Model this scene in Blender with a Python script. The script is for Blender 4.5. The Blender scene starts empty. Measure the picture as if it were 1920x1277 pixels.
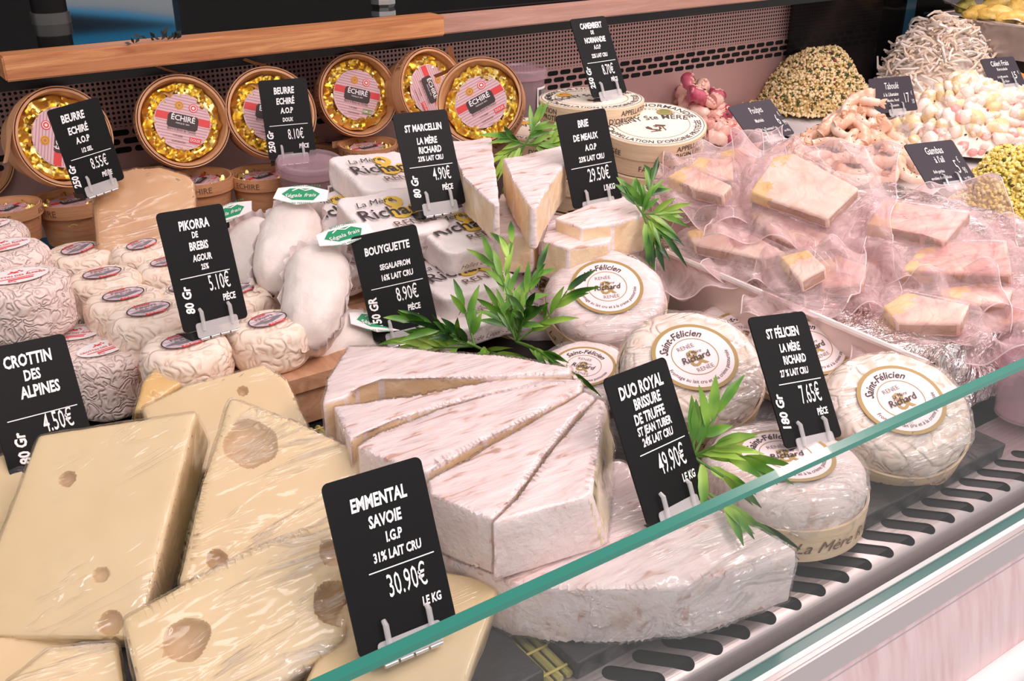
import bpy, bmesh, math, random
from mathutils import Vector, Matrix, noise
import numpy as np
random.seed(7)
PI = math.pi
col = bpy.context.scene.collection
SC = bpy.context.scene

# ------------------------------------------------------------------ camera, light, exposure
FPX = 1900.0
pitch = math.atan2(908, FPX); yaw = math.atan2(3040, math.hypot(FPX, 908))
FW = Vector((math.cos(yaw)*math.cos(pitch), math.sin(yaw)*math.cos(pitch), -math.sin(pitch)))
RT = Vector((math.sin(yaw), -math.cos(yaw), 0)); UP = RT.cross(FW)
CAM = Vector((0, 0, .39))
cd = bpy.data.cameras.new('camera'); cam = bpy.data.objects.new('camera', cd); col.objects.link(cam)
cd.sensor_width = 36; cd.lens = FPX/1920*36; cd.clip_start = .02; cd.clip_end = 60
cam.matrix_world = Matrix.Translation(CAM) @ Matrix((RT, UP, -FW)).transposed().to_4x4()
SC.camera = cam
SC.view_settings.view_transform = 'Standard'; SC.view_settings.look = 'None'
SC.view_settings.exposure = 0.2; SC.view_settings.gamma = 1; SC.view_settings.use_curve_mapping = False
SC.cycles.transparent_max_bounces = 24; SC.cycles.max_bounces = 8
w = bpy.data.worlds.new('world'); SC.world = w; w.use_nodes = True
w.node_tree.nodes['Background'].inputs[0].default_value = (1.0, .945, .94, 1)
w.node_tree.nodes['Background'].inputs[1].default_value = .72
def area(name, loc, sx, sy, power, color, target):
    l = bpy.data.lights.new(name, 'AREA'); l.shape = 'RECTANGLE'; l.size = sx; l.size_y = sy; l.energy = power; l.color = color
    o = bpy.data.objects.new(name, l); col.objects.link(o); o.location = loc
    o.rotation_euler = (Vector(target)-Vector(loc)).to_track_quat('-Z', 'Y').to_euler(); return o
area('case_strip_light', (1.15, .52, .95), 2.9, .12, 14.5, (1, .74, .72), (1.0, .60, 0))
area('shop_fill_light', (.3, -.5, 1.7), 1.6, .5, 11.0, (1, .92, .90), (.45, .6, 0))  # unseen fill light added in front of the case, above the camera

# ------------------------------------------------------------------ geometry of the view: a pixel plus a real depth or height gives a place
def ray(px, py): return FW + RT*((px-960)/FPX) - UP*((py-638)/FPX)
def atz(px, py, z): r = ray(px, py); return CAM + r*((z-CAM.z)/r.z)
def aty(px, py, y): r = ray(px, py); return CAM + r*((y-CAM.y)/r.y)
def atd(px, py, D): return CAM + ray(px, py)*D
def facing(px, py, D, gam, dx, dy):
    """centre and normal of a face tilted gam degrees away from the line of sight"""
    p = atd(px, py, D); t = -ray(px, py).normalized(); d = RT*dx + UP*dy; d = (d - t*d.dot(t)).normalized()
    g = math.radians(gam); return p, (t*math.cos(g) + d*math.sin(g)).normalized()
def onplane(px, py, p, n): r = ray(px, py); return CAM + r*((p-CAM).dot(n)/r.dot(n))
def basis(n, xref=None, spin=0):
    x = (xref or RT); x = (x - n*x.dot(n)).normalized(); y = n.cross(x)
    a = math.radians(spin); x2 = x*math.cos(a)+y*math.sin(a); return Matrix((x2, n.cross(x2), n)).transposed()
def mat4(loc, m3): return Matrix.Translation(loc) @ m3.to_4x4()
def rotz(a): return Matrix.Rotation(math.radians(a), 3, 'Z')

# ------------------------------------------------------------------ materials
MATS = {}
class N:
    def __init__(s, name):
        s.m = bpy.data.materials.new(name); s.m.use_nodes = True; s.t = s.m.node_tree; s.t.nodes.clear()
        s.out = s.t.nodes.new('ShaderNodeOutputMaterial')
    def n(s, typ, **kw):
        nd = s.t.nodes.new(typ)
        for k, v in kw.items():
            if k.startswith('i_'):
                key = k[2:]; key = int(key) if key.isdigit() else key.replace('_', ' ')
                if isinstance(v, bpy.types.NodeSocket): s.t.links.new(v, nd.inputs[key])
                else: nd.inputs[key].default_value = v
            else: setattr(nd, k, v)
        return nd
    def math(s, op, a, b=0, c=0):
        nd = s.n('ShaderNodeMath', operation=op)
        for i, v in enumerate((a, b, c)):
            if isinstance(v, bpy.types.NodeSocket): s.t.links.new(v, nd.inputs[i])
            else: nd.inputs[i].default_value = v
        return nd.outputs[0]
    def coords(s, scale=(1, 1, 1)):
        tc = s.n('ShaderNodeTexCoord'); mp = s.n('ShaderNodeMapping', i_Vector=tc.outputs['Object'], i_Scale=scale); return mp.outputs[0]
    def noise(s, scale, detail=3, dist=0, vec=None, rough=.5):
        return s.n('ShaderNodeTexNoise', i_Vector=vec or s.coords(), i_Scale=scale, i_Detail=detail, i_Distortion=dist, i_Roughness=rough).outputs[0]
    def ramp(s, fac, stops):
        r = s.n('ShaderNodeValToRGB', i_Fac=fac); e = r.color_ramp.elements
        while len(e) < len(stops): e.new(.5)
        for el, (p, c) in zip(e, stops): el.position = p; el.color = (*c, 1)
        return r.outputs[0]
    def mix(s, fac, a, b):
        nd = s.n('ShaderNodeMix', data_type='RGBA')
        for k, v in ((0, fac), (6, a), (7, b)):
            if isinstance(v, bpy.types.NodeSocket): s.t.links.new(v, nd.inputs[k])
            else: nd.inputs[k].default_value = v if k == 0 else (*v, 1)
        return nd.outputs[2]
    def bump(s, h, dist=.002, strength=1): return s.n('ShaderNodeBump', i_Height=h, i_Distance=dist, i_Strength=strength).outputs[0]
    def princ(s, color, rough=.5, metal=0, normal=None, **kw):
        p = s.n('ShaderNodeBsdfPrincipled')
        c = {'Base Color': color, 'Roughness': rough, 'Metallic': metal}; c.update({k.replace('_', ' '): v for k, v in kw.items()})
        if normal is not None: c['Normal'] = normal
        for k, v in c.items():
            if isinstance(v, bpy.types.NodeSocket): s.t.links.new(v, p.inputs[k])
            else: p.inputs[k].default_value = (*v, 1) if isinstance(v, tuple) and len(v) == 3 and k.endswith('Color') else v
        return p.outputs[0]
    def done(s, sh): s.t.links.new(sh, s.out.inputs[0]); MATS[s.m.name] = s.m; return s.m

def plain(name, c, rough=.5, metal=0, **kw):
    n = N(name); return n.done(n.princ(c, rough, metal, **kw))
def speck(name, stops, scale, rough=.6, bscale=None, bd=.0, dist=0, stretch=(1, 1, 1), detail=4, metal=0, **kw):
    n = N(name); v = n.coords(stretch); c = n.ramp(n.noise(scale, detail, dist, v), stops); nm = None
    if bscale: nm = n.bump(n.noise(bscale, 4, .3, v), bd)
    return n.done(n.princ(c, rough, metal, nm, **kw))
def worm(name, c1, c2, scale, bd, freq=3.0, rough=.65):
    n = N(name); v = n.coords(); f = n.noise(scale, 1.5, .6, v)
    h = n.math('ABSOLUTE', n.math('SINE', n.math('MULTIPLY', f, freq*PI*2)))
    c = n.mix(h, c1, c2); c = n.mix(n.math('MULTIPLY', n.noise(22, 3, 0, v), .35), c, c1)
    return n.done(n.princ(c, rough, 0, n.bump(h, bd), Subsurface_Weight=.0))
RIND = speck('bloomy_rind', [(.28, (.58, .38, .30)), (.38, (.82, .68, .65)), (.62, (.88, .77, .75))], 38, .6, 260, .0012, .4, (1, 1, 1))
RINDS = speck('streaked_rind', [(.30, (.56, .34, .27)), (.37, (.80, .62, .59)), (.46, (.85, .71, .70)), (.68, (.88, .77, .76))], 130, .5, 75, .0030, .6, (.32, 1.3, 1))
RINDB = speck('brown_edge_rind', [(.36, (.50, .33, .24)), (.5, (.82, .66, .58)), (.7, (.9, .78, .74))], 90, .65, 200, .001, .4)
PASTE = speck('soft_cheese_paste', [(.3, (.80, .56, .33)), (.55, (.88, .69, .46)), (.75, (.91, .76, .58))], 40, .4, 120, .0012)
TRUFFLE = speck('truffled_paste', [(.30, (.08, .07, .05)), (.36, (.50, .43, .26)), (.5, (.80, .70, .48)), (.75, (.86, .78, .6))], 70, .45, 150, .001, .5)
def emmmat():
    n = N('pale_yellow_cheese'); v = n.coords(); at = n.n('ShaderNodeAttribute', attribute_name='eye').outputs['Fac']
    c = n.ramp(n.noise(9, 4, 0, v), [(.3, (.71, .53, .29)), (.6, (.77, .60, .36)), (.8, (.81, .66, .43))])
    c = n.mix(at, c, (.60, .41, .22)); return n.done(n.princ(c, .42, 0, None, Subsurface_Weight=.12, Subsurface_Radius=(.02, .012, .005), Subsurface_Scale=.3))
EMM = emmmat()
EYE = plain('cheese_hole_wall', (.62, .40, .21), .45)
CRUST = speck('golden_crust', [(.3, (.70, .42, .12)), (.7, (.82, .57, .22))], 30, .4, 80, .001)
WORM1 = worm('wrinkled_goat_rind', (.84, .63, .57), (.90, .74, .69), 95, .0012)
WORM2 = worm('wrinkled_sheep_rind', (.84, .64, .51), (.92, .79, .68), 70, .0010, 2.0)
WORMF = worm('wrinkled_soft_rind', (.78, .62, .51), (.91, .80, .73), 60, .0012, 2.0)
FRESH = speck('fresh_goat_cheese', [(.3, (.76, .66, .61)), (.7, (.83, .75, .71))], 30, .6, 120, .0010)
TOMME = speck('hard_cheese_rind', [(.3, (.52, .26, .11)), (.6, (.66, .38, .18)), (.8, (.72, .47, .27))], 14, .4, 160, .0003)
PAPER = speck('white_waxed_paper', [(.3, (.84, .74, .73)), (.7, (.88, .80, .79))], 20, .45, 45, .003)
WPAPER = plain('white_paper', (.92, .87, .87), .5)
PINKP = plain('pink_label_paper', (.90, .73, .74), .5)
BUTP = plain('dim_lit_butter_label', (.80, .50, .52), .5)  # pink paper deepened to carry the dim pink light of the back row
MAUVE = plain('mauve_stripe', (.50, .30, .36), .5)
GOLDP = plain('gold_print', (.38, .25, .08), .45)
MUST = plain('mustard_print', (.78, .50, .07), .5)
INK = plain('dark_print', (.05, .035, .035), .6)
BINK = plain('brown_print', (.16, .08, .05), .6)
REDP = plain('red_print', (.75, .06, .06), .5)
ORNG = plain('orange_print', (.90, .35, .03), .5)
GRNP = plain('green_print', (.02, .30, .13), .5)
OLV = plain('olive_print', (.22, .25, .05), .5)
PURP = speck('grey_purple_print', [(.3, (.32, .25, .29)), (.5, (.66, .50, .56)), (.65, (.84, .68, .72))], 220, .5, stretch=(.6, 2, 1))
CHALK = plain('white_lettering', (.92, .92, .92), .6)
CARD = plain('black_card', (.0060, .0060, .007), .5, 0, Specular_IOR_Level=.22)
CARDP = plain('slate_grey_card', (.04, .03, .043), .5)
BLACK = plain('black_plastic', (.008, .008, .009), .3)
STEEL = plain('polished_steel', (.75, .72, .72), .2, 1)
def clear(name, tint, gloss, fac, rough=.05):
    n = N(name); t = n.n('ShaderNodeBsdfTransparent', i_Color=(*tint, 1)).outputs[0]
    g = n.princ(gloss, rough); return n.done(n.n('ShaderNodeMixShader', i_0=fac, i_1=t, i_2=g).outputs[0])
CLEARP = clear('clear_plastic', (.93, .93, .94), (.85, .83, .83), .42, .1)
LIDP = clear('clear_lid_plastic', (.93, .85, .87), (.78, .60, .65), .24, .12)
def filmmat(name, scale, stretch, bd, milky=.02, base=.03, glint_w=.10):
    n = N(name); v = n.coords(stretch)
    a = n.noise(scale, 3, 1.0, v, .55); r1 = n.math('SUBTRACT', 1, n.math('ABSOLUTE', n.math('MULTIPLY', n.math('SUBTRACT', a, .5), 5))); r1 = n.math('POWER', n.math('MAXIMUM', r1, 0), 5)
    b = n.noise(scale*.35, 2, .3, n.coords()); msk = n.math('MINIMUM', n.math('MAXIMUM', n.math('MULTIPLY', n.math('SUBTRACT', b, .45), 6), 0), 1)
    ridge = n.math('MULTIPLY', r1, msk)
    h = n.math('ADD', ridge, n.math('MULTIPLY', a, .6)); nm = n.bump(h, bd)
    t = n.n('ShaderNodeBsdfTransparent', i_Color=(.985, .98, .98, 1)).outputs[0]
    g = n.n('ShaderNodeBsdfGlossy', i_Color=(1, 1, 1, 1), i_Roughness=.14, i_Normal=nm).outputs[0]
    fr = n.math('MINIMUM', n.n('ShaderNodeFresnel', i_IOR=1.33, i_Normal=nm).outputs[0], .30)
    m = n.n('ShaderNodeMixShader', i_0=n.math('ADD', n.math('ADD', fr, base), n.math('MULTIPLY', ridge, .10)), i_1=t, i_2=g).outputs[0]
    d = n.n('ShaderNodeBsdfDiffuse', i_Color=(.95, .93, .93, 1)).outputs[0]
    return n.done(n.n('ShaderNodeMixShader', i_0=n.math('ADD', n.math('MULTIPLY', ridge, glint_w), milky), i_1=m, i_2=d).outputs[0])  # wrinkle glints painted as white diffuse along the ridges
FILM = filmmat('cling_film', 20, (.3, 2.4, 1), .0013, .008, .015, .05)
FILM2 = filmmat('crinkled_cling_film', 30, (.36, 2.2, 1), .005, .015, .03, .30)
def bagmat():
    n = N('vacuum_bag_plastic'); v = n.coords(); h = n.noise(34, 4, 1.2, v); nm = n.bump(h, .012)
    t = n.n('ShaderNodeBsdfTransparent', i_Color=(.97, .91, .92, 1)).outputs[0]
    g = n.princ((.93, .78, .77), .22, 0, nm, Coat_Weight=.8, Coat_Roughness=.06)
    lw = n.n('ShaderNodeLayerWeight', i_Blend=.35).outputs['Facing']
    return n.done(n.n('ShaderNodeMixShader', i_0=n.math('ADD', n.math('MULTIPLY', lw, .38), .13), i_1=t, i_2=g).outputs[0])
BAG = bagmat()
EDGEP = clear('lit_bag_edge', (.97, .92, .93), (.95, .82, .84), .6, .2)
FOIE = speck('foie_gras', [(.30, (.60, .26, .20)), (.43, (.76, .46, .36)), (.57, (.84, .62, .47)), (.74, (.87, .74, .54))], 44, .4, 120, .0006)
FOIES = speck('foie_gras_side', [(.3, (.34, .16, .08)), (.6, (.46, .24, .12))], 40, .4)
FAT = speck('yellow_fat', [(.35, (.74, .46, .07)), (.7, (.86, .68, .26))], 60, .4)
GOLD = plain('gold_foil', (.95, .74, .25), .30, 1)
def woodmat(name, a, b, stretch, scale=14, rough=.5):
    n = N(name); v = n.coords(stretch); f = n.noise(scale, 6, 1.2, v, .65)
    return n.done(n.princ(n.ramp(f, [(.32, a), (.52, tuple((x+y)/2 for x, y in zip(a, b))), (.68, b)]), rough, 0, n.bump(f, .0006)))
BASK = woodmat('basket_veneer', (.55, .25, .12), (.74, .40, .21), (1, 1, 7), 12)
VEN = woodmat('pale_poplar_veneer', (.70, .50, .32), (.84, .66, .46), (1, 1, 8), 14)
BOARD = woodmat('oiled_oak', (.40, .13, .05), (.76, .36, .15), (.30, 5, 6), 18, .42)
BOARD2 = woodmat('greyed_pink_oak', (.42, .22, .17), (.60, .35, .28), (.4, 4, 5), 14, .5)
CRATE = woodmat('pine_crate_wood', (.40, .19, .10), (.62, .36, .22), (3, 1, 4), 12)
MATG = woodmat('green_bamboo', (.28, .24, .07), (.52, .45, .16), (6, 1, 1), 30)
MATT = plain('straw_thread', (.50, .40, .10), .6)
SLATE = speck('black_slate', [(.3, (.016, .015, .016)), (.6, (.035, .032, .033)), (.8, (.07, .064, .065))], 25, .45, 60, .003)
DARKS = plain('dark_steel', (.025, .022, .022), .35, .4)
COUNTER = plain('black_polished_counter', (.006, .006, .007), .05, 0)
DPANEL = plain('black_panel', (.006, .005, .005), .5, 0, Specular_IOR_Level=.2)
GRIME = plain('brushed_front_steel', (.55, .50, .50), .38, .85)
WHT = plain('white_painted_metal', (.80, .77, .77), .35)
TEAL = plain('dark_teal_seal', (.05, .16, .15), .25)
GEDGE = N('green_glass_edge'); GEDGE = GEDGE.done(GEDGE.princ((.003, .20, .145), .22, 0, None, Coat_Weight=.5))
PANE = N('clear_glass')
_t = PANE.n('ShaderNodeBsdfTransparent', i_Color=(.91, .925, .92, 1)).outputs[0]; _g = PANE.n('ShaderNodeBsdfGlossy', i_Roughness=.02, i_Color=(1, 1, 1, 1)).outputs[0]
_f = .035
PANE = PANE.done(PANE.n('ShaderNodeMixShader', i_0=_f, i_1=_t, i_2=_g).outputs[0])
def foilmat():
    n = N('crumpled_aluminium_foil'); h = n.noise(28, 5, 1.5, n.coords((1, 1, .6)), .6)
    return n.done(n.princ((.80, .74, .73), .22, 1, n.bump(h, .02)))
FOIL = foilmat()
STEELB = speck('stained_tray_steel', [(.35, (.42, .36, .34)), (.55, (.72, .64, .60)), (.75, (.82, .76, .72))], 9, .32, metal=.7)
LEAF = N('bamboo_leaf'); _v = LEAF.coords(); LEAF = LEAF.done(LEAF.princ(LEAF.ramp(LEAF.noise(26, 2, 0, _v), [(.36, (.012, .06, .012)), (.5, (.09, .26, .02)), (.66, (.40, .62, .10))]), .3))
STEM = plain('green_stem', (.10, .22, .03), .4)
PORC = plain('white_porcelain', (.88, .84, .86), .2)
JAM = plain('dark_red_jam', (.05, .008, .012), .15)
PLAST = plain('white_tray_paper', (.88, .78, .80), .6)
BLUE = plain('blue_car_paint', (.05, .52, 1.0), .25)
CGLASS = plain('grey_car_glass', (.55, .60, .63), .2)
BLUEP = plain('blue_reflection', (.05, .17, .27), .25)

# ------------------------------------------------------------------ mesh helpers
def obj(name, me, parent=None, loc=None):
    o = bpy.data.objects.new(name, me); col.objects.link(o)
    if parent: o.parent = parent
    if loc is not None: o.location = loc
    return o
def thing(name, label, cat, m=None, group=None):
    o = bpy.data.objects.new(name, None); col.objects.link(o); o.empty_display_size = .01
    if m is not None: o.matrix_world = m
    o['label'] = label; o['category'] = cat
    if group: o['group'] = group
    return o
def tag(o, label, cat, group=None, kind=None):
    if label: o['label'] = label
    if cat: o['category'] = cat
    if group: o['group'] = group
    if kind: o['kind'] = kind
    return o
def copy_tree(o, m=None, label=None, group=None):
    c = o.copy(); col.objects.link(c)
    if m is not None: c.matrix_world = m
    if label: c['label'] = label
    if group: c['group'] = group
    for ch in list(o.children):
        d = ch.copy(); col.objects.link(d); d.parent = c
        for g in list(ch.children):
            e = g.copy(); col.objects.link(e); e.parent = d
    return c
class MB:
    def __init__(s): s.v = []; s.f = []; s.mi = []; s.mats = []
    def slot(s, m):
        if m not in s.mats: s.mats.append(m)
        return s.mats.index(m)
    def add(s, vs, fs, m):
        b = len(s.v); s.v += [tuple(x) for x in vs]; k = s.slot(m)
        s.f += [tuple(b+i for i in f) for f in fs]; s.mi += [k]*len(fs); return s
    def box(s, c, d, m, M3=None):
        x, y, z = (t/2 for t in d); vs = [Vector((i*x, j*y, k*z)) for i in (-1, 1) for j in (-1, 1) for k in (-1, 1)]
        if M3 is not None: vs = [M3 @ v for v in vs]
        vs = [v+Vector(c) for v in vs]
        return s.add(vs, [(0, 1, 3, 2), (4, 6, 7, 5), (0, 4, 5, 1), (2, 3, 7, 6), (0, 2, 6, 4), (1, 5, 7, 3)], m)
    def lathe(s, prof, m, n=48, c=(0, 0, 0), fn=None):
        vs = []; R = len(prof)
        for i in range(n):
            a = 2*PI*i/n
            for r, z in prof: vs.append(Vector((c[0]+r*math.cos(a), c[1]+r*math.sin(a), c[2]+z)))
        if fn: vs = [fn(v) for v in vs]
        fs = [(i*R+j, ((i+1) % n)*R+j, ((i+1) % n)*R+j+1, i*R+j+1) for i in range(n) for j in range(R-1)]
        return s.add(vs, fs, m)
    def tube(s, pts, rad, m, n=6, caps=True):
        pts = [Vector(p) for p in pts]; k = len(pts); rad = rad if isinstance(rad, (list, tuple)) else [rad]*k; vs = []
        ref = Vector((.31, .17, .93))
        for i, p in enumerate(pts):
            t = (pts[min(i+1, k-1)]-pts[max(i-1, 0)]).normalized(); u = t.cross(ref)
            if u.length < .05: u = t.cross(Vector((1, 0, 0)))
            u.normalize(); q = t.cross(u)
            for j in range(n): a = 2*PI*j/n; vs.append(p+(u*math.cos(a)+q*math.sin(a))*rad[i])
        fs = [(i*n+j, i*n+(j+1) % n, (i+1)*n+(j+1) % n, (i+1)*n+j) for i in range(k-1) for j in range(n)]
        if caps: fs += [tuple(range(n-1, -1, -1)), tuple((k-1)*n+j for j in range(n))]
        return s.add(vs, fs, m)
    def disc(s, r0, r1, z, m, n=48, sx=1, sy=1, cx=0, cy=0):
        if r0 <= 0: return s.add([(cx+r1*sx*math.cos(2*PI*i/n), cy+r1*sy*math.sin(2*PI*i/n), z) for i in range(n)], [tuple(range(n))], m)
        vs = [(cx+r*sx*math.cos(2*PI*i/n), cy+r*sy*math.sin(2*PI*i/n), z) for i in range(n) for r in (r0, r1)]
        return s.add(vs, [(2*i, 2*i+1, (2*i+3) % (2*n), (2*i+2) % (2*n)) for i in range(n)], m)
    def text(s, t, fn, m, **kw):
        vs, fs = text2d(t, **kw); return s.add([fn(x, y) for x, y in vs], fs, m)
    def mesh(s, name, smooth=True, ang=40):
        me = bpy.data.meshes.new(name); me.from_pydata(s.v, [], s.f)
        for m in s.mats: me.materials.append(m)
        me.polygons.foreach_set('material_index', s.mi)
        if smooth:
            me.polygons.foreach_set('use_smooth', [True]*len(s.f)); me.set_sharp_from_angle(angle=math.radians(ang))
        me.update(); return me
    def build(s, name, parent=None, smooth=True, ang=40): return obj(name, s.mesh(name, smooth, ang), parent)

_tc = {}
def text2d(t, h=1.0, bold=0, shear=0, xs=1.0, align='c', space=1.0):
    k = (t, bold, shear, space)
    if k not in _tc:
        cu = bpy.data.curves.new('t', 'FONT'); cu.body = t; cu.offset = bold; cu.shear = shear; cu.resolution_u = 2; cu.space_character = space
        o = bpy.data.objects.new('t', cu); col.objects.link(o); bpy.context.view_layer.update()
        dg = bpy.context.evaluated_depsgraph_get(); me = bpy.data.meshes.new_from_object(o.evaluated_get(dg))
        _tc[k] = ([(v.co.x, v.co.y) for v in me.vertices], [tuple(p.vertices) for p in me.polygons])
        bpy.data.objects.remove(o); bpy.data.curves.remove(cu); bpy.data.meshes.remove(me)
    vs, fs = _tc[k]
    if not vs: return [], []
    x0 = min(v[0] for v in vs); x1 = max(v[0] for v in vs); sc = h/.73
    off = {'c': (x0+x1)/2, 'l': x0, 'r': x1}[align]
    return [((x-off)*sc*xs, y*sc) for x, y in vs], fs
def twidth(t, **kw): vs, _ = text2d(t, **kw); return max(v[0] for v in vs)-min(v[0] for v in vs)
def flat(cx, cy, z, rot=0):
    c, s = math.cos(math.radians(rot)), math.sin(math.radians(rot)); return lambda x, y: (cx+x*c-y*s, cy+x*s+y*c, z)
def arc(r, a0, z, inward=False, sx=1, sy=1):
    """text along a circle; a0 = middle angle in degrees; inward: letters read from outside at the bottom"""
    def f(x, y):
        if inward: a = math.radians(a0)+x/r; q = r-y
        else: a = math.radians(a0)-x/r; q = r+y
        return (q*math.cos(a)*sx, q*math.sin(a)*sy, z)
    return f
def around(r, a0, z0, r2=None, H=1):
    """text wrapped round an upright cylinder (or cone)"""
    def f(x, y):
        a = math.radians(a0)+x/r; q = r if r2 is None else r+(r2-r)*y/H; return (q*math.cos(a), q*math.sin(a), z0+y)
    return f

def rough_lathe(prof, n, amp, freq, seed, mat, sharp=True, facet=0, fa=0):
    mb = MB(); mb.lathe(prof, mat, n); o = Vector((seed*3.1, seed*1.7, seed*.9)); out = []
    for v in mb.v:
        v = Vector(v); r = math.hypot(v.x, v.y); d = Vector((v.x, v.y, 0)).normalized() if r > 1e-5 else Vector((0, 0, 0))
        k = noise.noise(v*freq+o)*amp + noise.noise(v*freq*2.7+o)*amp*.4
        out.append(v + d*k*min(1, r/.01) + Vector((0, 0, 1))*k*.5*(1 if v.z > 0 else 0))
    mb.v = [tuple(v) for v in out]; return mb
def round_prof(r, h, e, n=5, z0=0, steps=4):
    """profile of a disc with rounded edges, from bottom centre to top centre"""
    p = [(0.0001, z0)] + [(r*.5, z0)]
    for i in range(n+1): a = -PI/2+PI/2*i/n; p.append((r-e+e*math.cos(a), z0+e+e*math.sin(a)))
    for i in range(1, steps): p.append((r, z0+e+(h-2*e)*i/steps))
    for i in range(n+1): a = PI/2*i/n; p.append((r-e+e*math.cos(a), z0+h-e+e*math.sin(a)))
    p += [(r*.6, z0+h), (r*.3, z0+h), (.0001, z0+h)]; return p

def slab(top, ext, mats, sidemap=None, bevel=.003, res=.006, dents=(), amp=.0005, freq=60, seed=0, grow=0, botscale=1.0, fine=True, lean=None):
    """a block whose top outline is the list of points, extruded by ext; returns a bmesh in world space
    mats: [top, side0, side1...]; sidemap gives the material slot of each side (edge i to i+1)"""
    top = [Vector(p) for p in top]; n = len(top); c = sum(top, Vector())/n
    nrm = Vector()
    for i in range(n): nrm += (top[i]-c).cross(top[(i+1) % n]-c)
    sm = list(sidemap) if sidemap else [min(1, len(mats)-1)]*n
    ln = [Vector(lean.get(i, (0, 0, 0))) for i in range(n)] if lean else [Vector()]*n
    if nrm.dot(ext) > 0: top.reverse(); ln.reverse(); sm = [sm[(n-2-i) % n] for i in range(n)]
    nrm = -ext.normalized()
    if grow: top = [p+(p-c).normalized()*grow+nrm*grow for p in top]; ext = ext*(1+grow/ext.length)
    bm = bmesh.new(); tv = [bm.verts.new(p) for p in top]; bv = [bm.verts.new(c+ext+(p-c)*botscale+l) for p, l in zip(top, ln)]
    f = bm.faces.new(tv); f.material_index = 0
    f = bm.faces.new(list(reversed(bv))); f.material_index = 0
    for i in range(n):
        j = (i+1) % n; f = bm.faces.new((tv[j], tv[i], bv[i], bv[j])); f.material_index = sm[i]
    if bevel: bmesh.ops.bevel(bm, geom=list(bm.edges)+list(bm.verts), offset=bevel, segments=3, profile=.6, affect='EDGES', clamp_overlap=True)
    bmesh.ops.triangulate(bm, faces=bm.faces[:])
    for _ in range(7):
        es = [e for e in bm.edges if e.calc_length() > res]
        if not es or len(bm.faces) > 60000: break
        bmesh.ops.subdivide_edges(bm, edges=es, cuts=1); bmesh.ops.triangulate(bm, faces=[f for f in bm.faces if len(f.verts) > 3])
    if fine and dents:
        for _ in range(4):
            es = [e for e in bm.edges if e.calc_length() > .0016 and any((e.verts[0].co-p).length < r*1.12 or (e.verts[1].co-p).length < r*1.12 for p, r, d in dents)]
            if not es: break
            bmesh.ops.subdivide_edges(bm, edges=es, cuts=1); bmesh.ops.triangulate(bm, faces=[f for f in bm.faces if len(f.verts) > 3])
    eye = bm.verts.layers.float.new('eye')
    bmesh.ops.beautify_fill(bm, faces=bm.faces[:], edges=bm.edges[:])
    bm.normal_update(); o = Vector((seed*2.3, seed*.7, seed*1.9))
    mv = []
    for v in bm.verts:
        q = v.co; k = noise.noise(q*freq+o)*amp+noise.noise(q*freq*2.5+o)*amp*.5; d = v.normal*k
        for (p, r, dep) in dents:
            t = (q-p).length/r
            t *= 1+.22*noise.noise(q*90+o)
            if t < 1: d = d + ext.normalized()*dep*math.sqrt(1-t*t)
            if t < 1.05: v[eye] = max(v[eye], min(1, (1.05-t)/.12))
        mv.append(q+d)
    for v, q in zip(bm.verts, mv): v.co = q

    return bm
def bm_obj(bm, name, mats, parent, ang=35, dents=(), dentmat=None):
    """world-space bmesh -> object under its thing"""
    inv = parent.matrix_world.inverted() if parent else Matrix()
    if dentmat is not None:
        k = len(mats); mats = list(mats)+[dentmat]
        for f in bm.faces:
            cc = f.calc_center_median()
            if any((cc-p).length < r*.93 for p, r, d in dents): f.material_index = k
    bmesh.ops.transform(bm, matrix=inv, verts=bm.verts[:])
    for f in bm.faces: f.smooth = True
    me = bpy.data.meshes.new(name); bm.to_mesh(me); bm.free()
    for m in mats: me.materials.append(m)
    me.set_sharp_from_angle(angle=math.radians(ang)); return obj(name, me, parent)

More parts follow.
